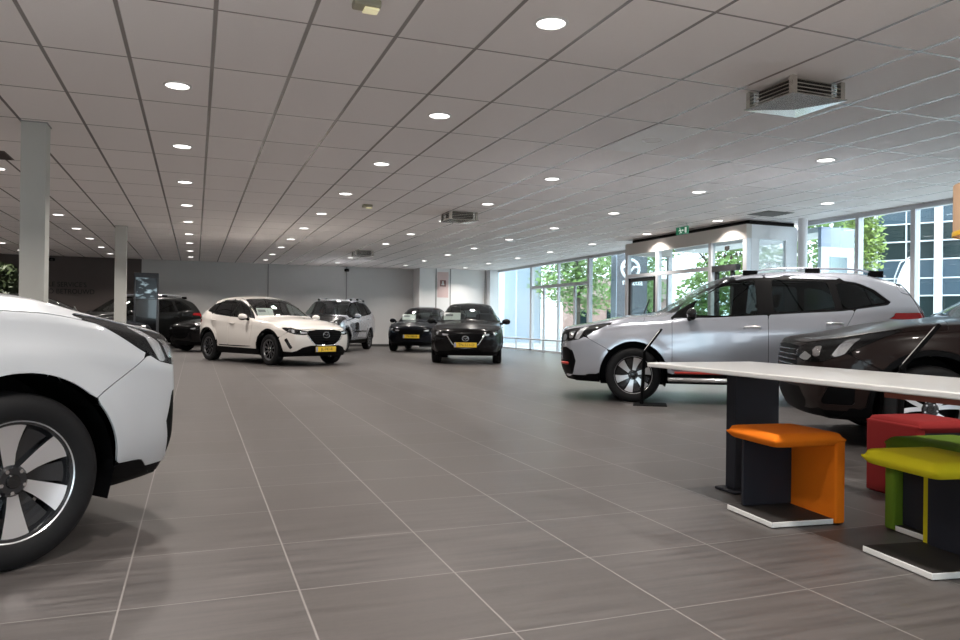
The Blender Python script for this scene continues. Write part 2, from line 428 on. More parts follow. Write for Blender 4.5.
def wheel(parent, loc, side, R, rim, w, style='five', seg=40, spin=0.0):
    """The wheel's outer face looks along side*Y. Alloy rim > tyre, centre cap."""
    h = w / 2; mb = MB()
    o = h * .55
    # barrel and lip
    lip = .007 if style == 'six' else .020
    mb.lathe([(rim - .012, -h * .72), (rim - .03, -h * .5), (rim - .045, 0), (rim - .028, h * .55), (rim - .012, h * .80), (rim + .003, h * .86), (rim + .004, h * .80)], seg, 'y', 1)
    mb.lathe([(rim - lip - .008, h * .62), (rim - lip, h * .80), (rim + .002, h * .875), (rim + .005, h * .80)], seg, 'y', 0)
    # brake disc and caliper sit dark behind the spokes
    mb.lathe([(.03, h * .02), (rim * .66, h * .02), (rim * .66, -h * .1), (.03, -h * .1)], seg, 'y', 2)
    mb.lathe([(.001, h * .70), (.052, h * .70), (.062, h * .60), (.066, h * .1)], 24, 'y', 1)
    def spoke(a0, wi, wo, ri, ro, skew=0.0, mi=0, yo=0.0, thick=.034):
        n = 5; L = []; Rr = []
        for k in range(n):
            t = k / (n - 1); r = ri + (ro - ri) * t; ww = wi + (wo - wi) * t ** 1.3; ang = a0 + skew * t
            c, q = math.cos(ang), math.sin(ang)
            dome = o + yo + (h * .80 - o) * t ** 2
            L.append(((r * c - ww * q), dome, (r * q + ww * c))); Rr.append(((r * c + ww * q), dome, (r * q - ww * c)))
        top = L + Rr[::-1]; bot = [(p[0] * .97, p[1] - thick, p[2] * .97) for p in top]; N = len(top)
        mb.add(top + bot, [(k, k + 1, N - 2 - k, N - 1 - k) for k in range(n - 1)], mi)
        mb.add(top + bot, [(k, (k + 1) % N, N + (k + 1) % N, N + k) for k in range(N)], 1)
    if style == 'six':
        for k in range(6):
            a = spin + k * math.pi / 3
            spoke(a, .021, .058, .060, rim - .001, .10, 0)
            # dark web between the bright blades
            spoke(a + math.pi / 6 + .04, .020, .045, .05, rim - .02, .06, 1, -.024, .012)
    elif style == 'split':
        for k in range(5):
            for q in (-1, 1):
                spoke(spin + k * 2 * math.pi / 5 + q * .17, .016, .020, .056, rim - .014, q * .12, 0)
    else:
        for k in range(10):
            spoke(spin + k * 2 * math.pi / 10, .014, .017, .056, rim - .014, .05, 0)
    M = Matrix.Identity(4) if side > 0 else Matrix.Rotation(math.pi, 4, 'Z')
    mb.v = [tuple(M @ Vector(p)) for p in mb.v]
    rimo = mb.build('wheel', [M_SILVER if style != 'ten' else M_GREYALLOY, M_DARKALLOY, M_BLACK], parent, True, 35)
    rimo.location = loc
    t = MB(); t.lathe(tyre_profile(R, rim, w), seg + 8, 'y')
    t.build('tyre', M_RUBBER, rimo, True, 40)
    c = MB(); c.lathe([(.001, .008), (.024, .007), (.029, .001), (.030, -.012)], 20, 'y', 0)
    for k in range(5):
        a = spin + .63 + k * 2 * math.pi / 5
        c.lathe([(.0005, .004), (.008, .004), (.010, -.012)], 6, 'y', 1, Matrix.Translation((.046 * math.cos(a), 0, .046 * math.sin(a))))
    c.v = [tuple(M @ (Vector(p) + Vector((0, h * .70, 0)))) for p in c.v]
    c.build('centre_cap', [M_BLACKGLOSS, M_CHROME], rimo, True, 40)
    return rimo
def strip_on_front(sh, pts, r, mats, name, parent, off=.008, seg=6):
    """A moulded strip that follows the nose: pts are (y, z) on the front face."""
    P = []
    for k in range(len(pts) - 1):
        for q in range(6):
            t = q / 6; P.append((pts[k][0] * (1 - t) + pts[k + 1][0] * t, pts[k][1] * (1 - t) + pts[k + 1][1] * t))
    P.append(pts[-1])
    mb = MB(); mb.tube([(float(sh.N(np.array(y), np.array(z))) + off, y, z) for y, z in P], r, seg)
    return mb.build(name, mats, parent, True)
def plate(root, pos, text, w=.52, h=.11, tilt=0.0):
    M = Matrix.Translation(pos) @ Matrix.Rotation(math.radians(tilt), 4, 'Y')
    mb = MB(); mb.bbox(-.006, -w / 2, -h / 2, .006, w / 2, h / 2, .004, 1, 0, M); mb.box(.0055, -w / 2 + .004, -h / 2 + .006, .0075, -w / 2 + .046, h / 2 - .006, 1, M)
    mb.box(-.012, -w / 2 - .012, -h / 2 - .012, -.005, w / 2 + .012, h / 2 + .012, 2, M)
    p = mb.build('licence_plate', [M_YELLOW, M_PLATEBLUE, M_BLACK], root)
    t = text_obj('plate_number', text, .088, Matrix.Identity(4), M_INK, p, .0006)
    t.matrix_basis = M @ face_matrix((.0066, .02, 0), (1, 0, 0)) @ Matrix.Diagonal((.98, 1, 1, 1))
    return p
def ring_badge(root, x, z, r=.055):
    """Oval badge with wings inside, as on the grille."""
    mb = MB()
    mb.tube([(x, r * 1.25 * math.cos(t), z + r * .95 * math.sin(t)) for t in np.linspace(0, 2 * math.pi, 25)], .006, 6)
    mb.tube([(x, -r * 1.1, z + r * .25), (x, -r * .45, z + r * .22), (x, 0, z - r * .28), (x, r * .45, z + r * .22), (x, r * 1.1, z + r * .25)], .006, 6)
    return mb.build('badge', M_CHROME, root, True)
def mirror(root, x, y, z, side, paint, sc=1.0):
    """Door mirror: painted cap over a black foot, glass on the rear face."""
    bm = bmesh.new(); bmesh.ops.create_uvsphere(bm, u_segments=20, v_segments=12, radius=1)
    for v in bm.verts:
        c = v.co; px = c.x; sx = .075 if px > 0 else .045
        v.co = Vector((px * sx, c.y * .115, c.z * .075 * (1 + .12 * c.y * side)))
        if px < -.55: v.co.x = -.028
    V = [((Vector(v.co) * sc) + Vector((x, y + side * .17 * sc, z + .05 * sc)))[:] for v in bm.verts]; Fc = [[w.index for w in f.verts] for f in bm.faces]; bm.free()
    fm = [1 if sum(V[i][2] for i in f) / len(f) < z + .015 * sc else 0 for f in Fc]
    o = obj('door_mirror', V, Fc, [paint, M_BLACK], root, True, fm)
    mb = MB(); mb.tube([(x + .02, y - side * .02, z - .02), (x + .01, y + side * .05, z + .0), (x, y + side * .11, z + .02)], [.035 * sc, .03 * sc, .022 * sc], 8)
    mb.build('mirror_foot', M_BLACK, o, True)
    g = MB(); g.prism([(math.cos(t) * .092 * sc + y + side * .17 * sc, math.sin(t) * .058 * sc + z + .05 * sc) for t in np.linspace(0, 2 * math.pi, 20)[:-1]], x - .0325 * sc, x - .0305 * sc, 'x')
    g.build('mirror_glass', M_CHROME, o)
    return o
def seat(root, x, y, m=M_INTERIOR):
    mb = MB(); mb.bbox(x - .25, y - .24, .52, x + .25, y + .24, .66, .05, 2)
    M = Matrix.Translation((x - .27, y, .62)) @ Matrix.Rotation(math.radians(-16), 4, 'Y')
    mb.bbox(-.06, -.23, 0, .07, .23, .60, .05, 2, 0, M); mb.bbox(-.04, -.13, .62, .05, .13, .80, .04, 2, 0, M)
    return mb.build('seat', m, root, True, 50)
def door_handle(door, x, y, z, side, m, L=.20):
    mb = MB(); n = 9
    pts = [(x + L * (k / (n - 1) - .5), y + side * (.012 + .022 * math.sin(math.pi * k / (n - 1))), z + .006 * math.sin(math.pi * k / (n - 1))) for k in range(n)]
    mb.tube(pts, [.009] + [.013] * (n - 2) + [.009], 8)
    return mb.build('door_handle', m, door, True)

def make_car(S, paint, label, loc, rz, group=None, cat='car'):
    root = thing(S['name'], label, cat, loc, rz, group)
    sh = Shell(S); x, y, z, ay, a = sh.x, sh.y, sh.z, sh.ay, sh.a; inf = np.full(x.shape, 1e3)
    side = ay - .30; WB = S['WB']; G = .0045
    dlo = np.minimum(poly(x, z, S['dlo']), side)
    wins = [np.minimum(np.minimum(poly(x, z, p), side), sh.Nn[:, 1] * np.sign(y) - .25) for p in S['wins']]
    # windscreen and rear screen by plan outline, above the belt
    ws = np.minimum.reduce([poly(x + .0 * y, ay, S['ws_plan']), z - S['ws_zmin'], np.where(sh.Nn[:, 2] > .2, 1., -1.) * .5])
    lamps = np.minimum(poly(a, z, S['lamp']), x - S.get('lamp_xmin', .1))
    grille = np.minimum(poly(ay, z, S['grille']), x - .5)
    lower = np.minimum(poly(ay, z, S['intake']), x - .5)
    clad_z = pchip(S['clad'])(x)           # height of the unpainted sill cladding
    open_ = [dlo, ws, lamps, grille, lower]
    fogf = np.minimum(poly(a, z, S['fog']), x - .3); open_.append(fogf)
    tl = np.minimum(poly(-x - ay * S.get('tlk', 0.0), z, S['taillamp']), -x - WB); tl = np.minimum(tl, ay - .48); open_.append(tl)
    rs = np.minimum.reduce([z - S['rs_z'][0], S['rs_z'][1] - z, S['rs_y'] - ay, -x - WB - .3]); open_.append(rs)
    paintf = np.minimum.reduce([sh.arch - S.get('archtrim', 0), z - clad_z] + [-q - .003 for q in open_])
    paintf = np.minimum(paintf, .9 - 1.8 * (z < .3))
    # core shell, open at the glass and the wheels
    corecut = np.minimum.reduce([sh.arch] + [-w for w in wins] + [-ws, -rs])
    core = sh.panel('chassis', corecut, 0.0, M_BLACK, root, 0)
    mb = MB()
    for ax in (0, -WB):
        for sd in (-1, 1):
            mb = MB(); ra = S['ra'] - .004; yo = S['W'] - .05; n = 20
            pts = [(ax + ra * math.cos(t), S['wr'] + ra * math.sin(t)) for t in np.linspace(-.35, math.pi + .35, n)]
            mb.add([(px, sd * .48, pz) for px, pz in pts] + [(px, sd * yo, pz) for px, pz in pts], [(k, k + 1, n + k + 1, n + k) for k in range(n - 1)])
            mb.add([(px, sd * .48, pz) for px, pz in pts], [tuple(range(n))])
            mb.build('wheel_arch_liner', M_BLACK, root)
    fields = {}
    for k in ('door_a', 'door_b'):
        fields[k] = np.minimum(poly(x, z, S[k]), side)
    bow = S.get('hood_bow', .10)
    hoodc = np.minimum.reduce([x + bow * 0 - (S['cowl'] - S.get('cowlk', .22) * ay ** 2), pchip(S['hood_edge'])(x) - ay, z - S['hood_zmin'], np.where(sh.Nn[:, 2] > .15, .5, -.5)])
    fields['hood'] = hoodc
    fields['bumper'] = np.minimum(poly(x, z, S['bumper']), inf)
    fields['bumper'] = np.minimum(fields['bumper'], -hoodc - G)
    fields['rear_bumper'] = poly(x, z, S['rear_bumper'])
    fields['tailgate'] = np.minimum.reduce([S['tg'][0] - x, z - S['tg'][1], S['tg'][2] - ay])
    rest = paintf
    for k, f in fields.items(): rest = np.minimum(rest, -f - G)
    sh.panel('body_panel', rest, .006, paint, root)
    for k, nm in (('hood', 'bonnet'), ('bumper', 'front_bumper'), ('rear_bumper', 'rear_bumper'), ('tailgate', 'tailgate')):
        f = np.minimum(paintf, fields[k])
        for k2, f2 in fields.items():
            if k2 != k and k2 in ('hood', 'door_a', 'door_b'): f = np.minimum(f, -f2 - G)
        sh.panel(nm, f, .006, paint, root)
    for sd in (1, -1):
        for k in ('door_a', 'door_b'):
            d = sh.panel('door', np.minimum.reduce([paintf, fields[k], sd * y]), .006, paint, root)
            if d is None: continue
            hx, hz = S['handle_a' if k == 'door_a' else 'handle_b']
            sel = (np.abs(x - hx) < .08) & (np.abs(z - hz) < .05) & (sd * y > .3)
            hy = ay[sel].mean() if sel.any() else S['W'] - .03
            door_handle(d, hx, sd * hy, hz, sd, S.get('handle_mat') or paint)
    # glazing
    for sd in (1, -1):
        for i, w in enumerate(wins):
            sh.panel('side_window', np.minimum(w, sd * y), .0015, S['glass'][i], root, .004)
    w = sh.panel('windscreen', ws, .003, M_WSGLASS, root, .004)
    sh.panel('rear_window', rs, .003, M_PRIVACY, root, .004)
    # cladding
    cl = np.minimum.reduce([sh.arch, clad_z - .004 - z, inf])
    cl = np.minimum(cl, (ay - .5)) if S.get('clad_sides') else cl
    if S.get('archtrim', 0):
        cl = np.minimum(np.maximum(cl, np.minimum(S['archtrim'] - .004 - sh.archd, ay - .55)), sh.arch)
        cl = np.minimum(cl, sh.arch)
    sh.panel('lower_cladding', np.minimum(cl, z - .2), .007, M_BLACK, root)
    # lamps, grille
    for sd in (1, -1):
        h = sh.panel('headlamp', np.minimum(lamps, sd * y), -.004, M_BLACKGLOSS, root, 0)
        for nm, key, m in (('reflector', 'lamp_chrome', M_LAMPCHROME), ('daytime_strip', 'lamp_drl', M_SILVER), ('projector', 'lamp_proj', M_CHROME)):
            if S.get(key): sh.panel(nm, np.minimum.reduce([lamps - .004, poly(a, z, S[key]), sd * y]), .001, m, h, .004)
        sh.panel('lamp_lens', np.minimum(lamps - .002, sd * y), .008, M_LENS, h, .012)
        sh.panel('tail_lamp', np.minimum(tl, sd * y), .008, M_REDLENS, root)
        if S.get('fog'):
            sh.panel('fog_lamp_bezel', np.minimum(fogf - .003, sd * y), .002, S.get('fog_mat', M_BLACK), root)
            fx = S.get('fog_pos')
            if fx:
                q = MB(); q.lathe([(.001, .0), (.03, .004), (.042, .0), (.048, -.012)], 20, 'y', 0, Matrix.Translation((fx[0], sd * fx[1], fx[2])) @ Matrix.Rotation(-math.radians(62), 4, 'Z') if sd > 0 else Matrix.Translation((fx[0], sd * fx[1], fx[2])) @ Matrix.Rotation(math.radians(-118), 4, 'Z'))
                q.build('fog_lamp', M_LAMPCHROME, root, True)
    gr = sh.panel('grille', grille - .004, -.006, M_BLACKGLOSS, root, 0)
    gb = MB()
    yr = max(p[0] for p in S['grille']); z0 = min(p[1] for p in S['grille']); z1 = max(p[1] for p in S['grille'])
    for k in range(1, S.get('bars', 5)):
        zz = z0 + (z1 - z0) * k / S.get('bars', 5); ys = np.linspace(0, yr, 60); ins = poly(ys, np.full(60, zz), S['grille']) > .01
        if ins.any():
            ym = ys[ins].max(); Y = np.linspace(-ym, ym, 15)
            gb.tube([(float(sh.N(np.array(q), np.array(zz))) + .002, q, zz) for q in Y], .006, 5)
    if gb.v: gb.build('grille_bar', S.get('bar_mat', M_BLACK), gr or root, True)
    for pts, r, m, nm in S.get('strips', []): strip_on_front(sh, pts, r, m, nm, root)
    sh.panel('lower_intake', lower - .003, -.004, M_BLACK, root, 0)
    if S.get('skid'):
        sh.panel('skid_plate', np.minimum(poly(ay, z, S['skid']), x - .4), .010, S['skid_mat'], root)
    # mirrors, wheels, cabin
    mx, my, mz = S['mirror']
    for sd in (1, -1): mirror(root, mx, sd * my, mz, sd, S.get('mirror_mat') or paint, S.get('mirror_s', 1.0))
    yw = S['W'] - S.get('inset', .018) - S['tw'] / 2
    for ax in (0, -WB):
        for sd in (1, -1):
            wheel(root, (ax, sd * yw, S['wr']), sd, S['wr'], S['rim'], S['tw'], S['wheel'], S.get('wseg', 40), S.get('spin', .3))
    for sd in (1, -1):
        seat(root, S['seat_x'], sd * .38)
    mb = MB(); mb.bbox(S['seat_x'] - 1.15, -.62, .55, S['seat_x'] - .75, .62, .68, .05); mb.bbox(S['seat_x'] - 1.28, -.62, .6, S['seat_x'] - 1.1, .62, 1.12, .05)
    mb.build('rear_bench', M_INTERIOR, root, True, 50)
    mb = MB(); mb.bbox(S['seat_x'] + .55, -.66, .68, S['seat_x'] + 1.0, .66, S['dash_z'], .06)
    mb.tube([(S['seat_x'] + .52 + .05 * math.sin(t), .38 + .18 * math.cos(t), S['dash_z'] - .02 + .17 * math.sin(t)) for t in np.linspace(0, 2 * math.pi, 21)], .013, 6)
    mb.build('dashboard', M_INTERIOR, root, True, 50)
    if S.get('rails'):
        zt = pchip(S['zt']); wt = pchip(S['wt']); x0, x1 = S['rails']
        for sd in (1, -1):
            xs = np.linspace(x0, x1, 24); P = []
            for k, q in enumerate(xs):
                t = k / 23; lift = .055 * min(1, 5.5 * min(t, 1 - t)) - .012
                P.append((float(q), sd * (float(wt(q)) * .86), float(zt(q)) - .025 + lift))
            mb = MB(); mb.tube(P, .013, 8)
            r = mb.build('roof_rail', S.get('rail_mat', M_SILVERPAINT), root, True)
            for q in (x0 - .12, (x0 + x1) / 2, x1 + .12):
                mb = MB(); zz = float(zt(q)); yy = sd * float(wt(q)) * .86
                mb.bbox(q - .09, yy - .018, zz - .06, q + .09, yy + .018, zz + .022, .01)
                mb.build('rail_foot', M_BLACK, r)
    return root, sh
# ------------------------------------------------------------------ car specifications (front axle at x = 0, +x forward)
SUV = dict(
    name='car', WB=2.64, W=.8975, nose=.93, tail=-3.68, wr=.345, ra=.425, rim=.235, tw=.225, nst=100, wheel='six', wseg=56,
    zb=[(-3.70, .44), (-3.3, .30), (-2.2, .25), (-.4, .25), (.5, .25), (.95, .26)],
    zt=[(.95, .925), (.86, .952), (.74, .975), (.5, 1.022), (.24, 1.07), (0, 1.105), (-.25, 1.13), (-.38, 1.165), (-.55, 1.265), (-.80, 1.415), (-.94, 1.50), (-1.08, 1.575), (-1.3, 1.64), (-1.6, 1.68), (-2.0, 1.698), (-2.5, 1.695), (-3.0, 1.665), (-3.4, 1.61), (-3.7, 1.55)],
    zs=[(.95, .84), (.8, .89), (.55, .94), (.3, .975), (0, 1.0), (-.3, 1.03), (-.5, 1.06), (-1.3, 1.09), (-2.5, 1.16), (-3.0, 1.20), (-3.7, 1.2)],
    w=[(.95, .77), (.8, .83), (.5, .88), (.1, .893), (-1.3, .8975), (-2.6, .8975), (-3.2, .875), (-3.7, .82)],
    ws=[(.95, .71), (.8, .775), (.5, .83), (.1, .845), (-1.3, .855), (-2.6, .855), (-3.2, .83), (-3.7, .77)],
    wt=[(.95, .60), (.6, .72), (.1, .765), (-.2, .76), (-.38, .73), (-.8, .665), (-1.3, .63), (-2.4, .62), (-3.2, .60), (-3.7, .58)],
    cr=[(.95, .015), (.2, .028), (-.35, .045), (-.8, .05), (-1.4, .05), (-2.5, .06), (-3.7, .05)],
    bow=[(.95, 0), (.2, .02), (-.35, .20), (-.9, .16), (-1.4, .06), (-2.0, 0), (-3.7, 0)],
    nprof=[(.2, .80), (.3, .875), (.45, .925), (.62, .93), (.78, .925), (.88, .905), (.95, .84), (1.02, .74)], nplan=(.24, 3.2),
    tprof=[(.3, -3.58), (.45, -3.68), (.75, -3.68), (1.05, -3.64), (1.2, -3.56), (1.5, -3.34), (1.6, -3.26), (1.75, -3.12)], tplan=(.26, 3.2),
    dlo=[(-.46, 1.065), (-.60, 1.19), (-.725, 1.30), (-.88, 1.40), (-1.035, 1.475), (-1.25, 1.545), (-1.463, 1.58), (-1.8, 1.592), (-2.49, 1.562), (-2.72, 1.525), (-2.90, 1.44), (-3.07, 1.285), (-3.03, 1.255), (-2.49, 1.175), (-1.69, 1.125), (-1.0, 1.08)],
    wins=[[(-.70, 1.11), (-.80, 1.31), (-1.06, 1.455), (-1.26, 1.525), (-1.50, 1.555), (-1.50, 1.13), (-1.1, 1.105)], [(-1.70, 1.15), (-1.70, 1.57), (-2.36, 1.54), (-2.42, 1.20)], [(-2.50, 1.20), (-2.46, 1.535), (-2.70, 1.50), (-2.86, 1.42), (-3.01, 1.285)]],
    glass=[M_GLASS, M_PRIVACY, M_PRIVACY],
    ws_plan=[(-.30, 0), (-.33, .3), (-.44, .60), (-.50, .71), (-1.28, .58), (-1.24, .3), (-1.22, 0)], ws_zmin=1.08,
    rs_z=(1.18, 1.52), rs_y=.60,
    lamp=[(-.44, .84), (-.42, .745), (-.1, .755), (.12, .785), (.27, .85), (.41, .925), (.555, .992), (.50, .998), (.3, .974), (.1, .942), (-.1, .915), (-.36, .885)],
    lamp_chrome=[(.02, .765), (.10, .78), (.15, .86), (.17, .95), (.08, .95), (.05, .88)], lamp_drl=[(-.40, .76), (-.22, .765), (-.18, .82), (-.30, .85), (-.40, .83)], lamp_proj=[(-.12, .79), (.0, .80), (.0, .89), (-.12, .88)],
    grille=[(0, .60), (.36, .60), (.46, .72), (.43, .865), (0, .88)], bars=6,
    intake=[(0, .30), (.52, .30), (.58, .40), (.50, .50), (0, .50)], clad=[(-3.7, .50), (-3.1, .44), (-2.6, .37), (0, .37), (.35, .355), (.57, .345), (.66, .27), (.95, .25)],
    bumper=[(1.2, .1), (1.2, 1.2), (.70, 1.2), (.70, .86), (.58, .80), (.33, .665), (.25, .60), (.25, .1)], rear_bumper=[(-4, .2), (-4, .78), (-3.1, .80), (-3.05, .2)], tg=(-3.2, .80, .66),
    door_a=[(-.472, .42), (-.472, 1.06), (-.72, 1.32), (-1.04, 1.5), (-1.4, 1.61), (-1.618, 1.62), (-1.618, .42)], door_b=[(-1.624, .42), (-1.624, 1.62), (-2.5, 1.60), (-2.62, 1.5), (-2.62, 1.15), (-2.52, .98), (-2.34, .86), (-2.20, .70), (-2.12, .42)],
    handle_a=(-1.43, .965), handle_b=(-2.39, 1.02), mirror=(-.70, .84, 1.07), fog=[(-.60, .335), (.0, .335), (.08, .50), (.02, .64), (-.20, .68), (-.42, .66), (-.38, .52)], fog_pos=None,
    hood_edge=[(.95, .66), (.7, .755), (.4, .815), (0, .835), (-.5, .845)], cowl=-.26, hood_zmin=.90, cowlk=.0,
    seat_x=-1.35, dash_z=1.03, rails=(-1.35, -3.10), flare=.014, archtrim=0, hood_bow=.1)
SUV['cowlk'] = -.2
SUV['taillamp'] = [(3.02, 1.09), (3.10, 1.155), (3.7, 1.17), (3.7, .93), (3.45, .93), (3.38, 1.07)]
# ------------------------------------------------------------------ the hall
CE = 2.996
XL, XR, YF, YB = -9.0, 11.0, -6.0, 28.2
M_WALL = noise_mat('wall_plaster', (0.60, 0.585, 0.575), (0.63, 0.615, 0.605), 6, 0.85)
M_DARKWALL = mat('dark_wall_paint', (0.115, 0.095, 0.09), 0.85)  # back wall continues at left; its shadow is put into the colour
M_COLUMN = noise_mat('column_paint', (0.50, 0.50, 0.47), (0.53, 0.53, 0.50), 8, 0.6)
M_ALU = mat('painted_aluminium', (0.62, 0.63, 0.66), 0.35, 0.25)
M_ALUDARK = mat('dark_aluminium', (0.06, 0.062, 0.066), 0.4, 0.4)
M_FRAMEWHITE = mat('white_frame', (0.86, 0.87, 0.90), 0.35)
M_TAUPE = mat('taupe_lining', (0.62, 0.585, 0.55), 0.55)
M_PANE = glass_mat('window_pane', (0.86, 0.92, 0.93), 0.045)
M_FROST = bpy.data.materials.new('frosted_pane'); M_FROST.use_nodes = True
_n, _l = nodes(M_FROST); _n.remove(_n['Principled BSDF'])
_t = _n.new('ShaderNodeBsdfTranslucent'); _t.inputs[0].default_value = (.86, .93, .97, 1)
_p = _n.new('ShaderNodeBsdfTransparent'); _p.inputs[0].default_value = (.9, .96, 1, 1)
_m = _n.new('ShaderNodeMixShader'); _m.inputs[0].default_value = .45
_l.new(_t.outputs[0], _m.inputs[1]); _l.new(_p.outputs[0], _m.inputs[2]); _l.new(_m.outputs[0], _n['Material Output'].inputs[0])

mb = MB(); mb.box(XL - .3, YF - .3, -.3, XR + .05, YB + .3, 0)
struct(mb.build('floor', floor_material()))
mb = MB(); mb.box(XL - .3, YF - .3, CE, XR + .3, YB + .3, CE + .25)
struct(mb.build('ceiling', ceiling_material()))
mb = MB(); mb.box(-1.75, YB, 0, 7.9, YB + .25, CE)
struct(mb.build('wall_back', M_WALL))
mb = MB(); mb.box(XL, YB, 0, -1.75, YB + .25, CE)
struct(mb.build('wall_back_left', M_DARKWALL))
mb = MB(); mb.box(7.9, 27.3, 0, XR + .1, YB + .25, CE)
struct(mb.build('wall_back_right', noise_mat('white_wall', (0.80, 0.785, 0.78), (0.82, 0.81, 0.80), 6, 0.85)))  # lighter wall colour with the window light put into it
mb = MB(); mb.box(XL - .25, YF, 0, XL, YB + .25, CE)
struct(mb.build('wall_left', M_DARKWALL))
# joints and skirting on the back wall
for k, (xx, yy, c) in enumerate(((2.45, YB, 1), (5.30, YB, 1), (8.55, 27.3, 1), (9.12, 27.3, 1), (10.55, 27.3, 1))):
    mb = MB(); mb.box(xx - .02, yy - .012, .08, xx + .02, yy - .0005, CE - .001)
    struct(mb.build('trim_%d' % (k + 1), mat('joint_grey', (0.30, 0.29, 0.285), .6)))
mb = MB(); mb.box(-1.75, YB - .02, 0.0005, 7.89, YB - .0005, .09)
struct(mb.build('baseboard_back', mat('skirting_dark', (0.05, 0.048, 0.047), .5)))
mb = MB(); mb.box(7.91, 27.28, 0.0005, XR - .1, 27.2995, .09)
struct(mb.build('baseboard_back_right', MATS['skirting_dark']))
mb = MB(); mb.box(10.62, 26.95, 0, 10.97, 27.27, CE - .002)
struct(mb.build('column_corner', M_FRAMEWHITE))

# square columns on the left, round one beside the entrance
for k, y0 in enumerate((8.85, 18.15)):
    mb = MB(); mb.bbox(-1.695 + .03 * k, y0, 0, -1.465 + .03 * k, y0 + .24, CE - .001, .006, 2)
    mb.box(-1.705 + .03 * k, y0 - .01, CE - .012, -1.455 + .03 * k, y0 + .25, CE - .0005, 1)
    o = mb.build('column', [M_COLUMN, MATS['joint_grey']])
    struct(o); o['label'] = ('square grey column close behind the white car nose' if k == 0 else 'square grey column beside the dark display kiosk')
mb = MB(); mb.lathe([(.085, 0), (.085, CE - .001)], 28, 'z', 0, Matrix.Translation((10.62, 11.0, 0)), True)
struct(mb.build('column_round', M_FRAMEWHITE, None, True, 40))

# glazed facade along x = 11: one window per bay, each with its own frame, mullions and panes
def facade_bay(n, y0, y1, mull=(), transom=None, door=None, post=.08):
    mb = MB(); d0, d1 = XR - .04, XR + .08
    mb.box(d0, y0, .0, d1, y0 + post, CE - .075); mb.box(d0, y1 - post * .5, 0, d1, y1, CE - .075)
    mb.box(d0, y0, CE - .075, d1, y1, CE - .002); mb.box(d0, y0, .0, d1, y1, .06)
    for m in mull: mb.box(d0 + .02, m - .035, .05, d1 - .02, m + .035, CE - .076)
    if transom: mb.box(d0 + .01, y0, transom - .05, d1 - .01, y1, transom + .05)
    for m in (door or ()): mb.box(d0 + .03, m - .05, .05, d1 - .03, m + .05, (transom or 2.2))
    fr = struct(mb.build('window_%d' % n, M_ALU))
    g = MB(); g.box(XR + .02, y0 + .01, .03, XR + .026, y1 - .01, CE - .05)
    g.build('pane', M_PANE, fr)
    return fr
facade_bay(1, 23.9, 27.28)
facade_bay(2, 19.8, 23.9, (21.87,), 2.2, (22.95, 20.75))
facade_bay(3, 15.75, 19.8)
ys = [11.44, 10.08, 8.95, 7.8, 6.65, 5.5, 4.35]
for k in range(len(ys) - 1):
    facade_bay(4 + k, ys[k + 1], ys[k], post=.065 if k % 2 == 1 else .04)
mb = MB(); mb.box(XR - .05, YF, 0, XR + .1, 4.34, CE - .002)  # unseen wall, added to keep side daylight off the ceiling
struct(mb.build('wall_right', M_WALL))
# the street front behind the photographer is glazed as well
def front_bay(n, x0, x1):
    mb = MB(); mb.box(x0, YF - .1, 0, x0 + .1, YF, CE - .1); mb.box(x0, YF - .1, CE - .12, x1, YF, CE - .002); mb.box(x0, YF - .1, 0, x1, YF, .12)
    fr = struct(mb.build('window_%d' % n, M_ALU)); g = MB(); g.box(x0 + .05, YF - .05, .1, x1 + .03, YF - .044, CE - .1); g.build('pane', M_PANE, fr)
for k in range(4): front_bay(30 + k, -7 + 2 * k, -5 + 2 * k)
mb = MB(); mb.box(XL, YF - .2, 0, -7, YF, CE)
struct(mb.build('wall_front', M_WALL))
mb = MB(); mb.box(1.05, YF - .2, 0, XR - .06, YF, 1.25); mb.box(1.05, YF - .2, 2.35, XR - .06, YF, CE - .001)  # unseen wall; its window band is shaped for streak reflections on cars
for x0 in (1.05, 3.9, 6.8, 9.7): mb.box(x0, YF - .2, 1.2501, x0 + .6, YF, 2.3499)
struct(mb.build('wall_front_right', M_WALL))

# ------------------------------------------------------------------ entrance vestibule
VX, VY0, VY1, VH = 9.70, 11.45, 15.72, 2.905
mb = MB()
mb.box(VX + .14, VY0 + .10, VH + .001, XR - .07, VY1 - .1, CE - .003)  # solid black box paints the shade of the recess over the vestibule
struct(mb.build('trim_vestibule_gap', mat('shadow_gap_black', (0.012, 0.011, 0.011), .9)))
mb = MB()
mb.box(VX, VY0, VH - .27, VX + .12, VY1, VH); mb.box(VX + .1201, VY1 - .12, VH - .27, XR - .07, VY1, VH)
mb.box(VX + .1201, VY0 + .1, VH - .06, XR - .07, VY1 - .1201, VH - .005)
vest = struct(mb.build('wall_vestibule', M_TAUPE))
mb = MB()
for yy, w in ((VY1 - .05, .05), (14.40, .045), (12.54, .045), (VY0 + .05, .055)): mb.box(VX + .005, yy - w, 0, VX + .11, yy + w, VH - .265)
mb.box(VX + .01, 12.59, 2.085, VX + .10, VY1 - .101, 2.165)
mb.box(VX + .01, 12.59, .0, VX + .10, 14.35, .08)
mb.build('post', M_ALU, vest)
g = MB(); g.box(VX + .05, 12.55, 2.13, VX + .056, VY1 - .05, VH - .26); g.box(VX + .05, 12.6, .06, VX + .056, 14.35, 2.10); g.box(VX + .05, VY0 + .1, 2.15, VX + .056, 12.5, VH - .26)
g.build('pane', M_PANE, vest)
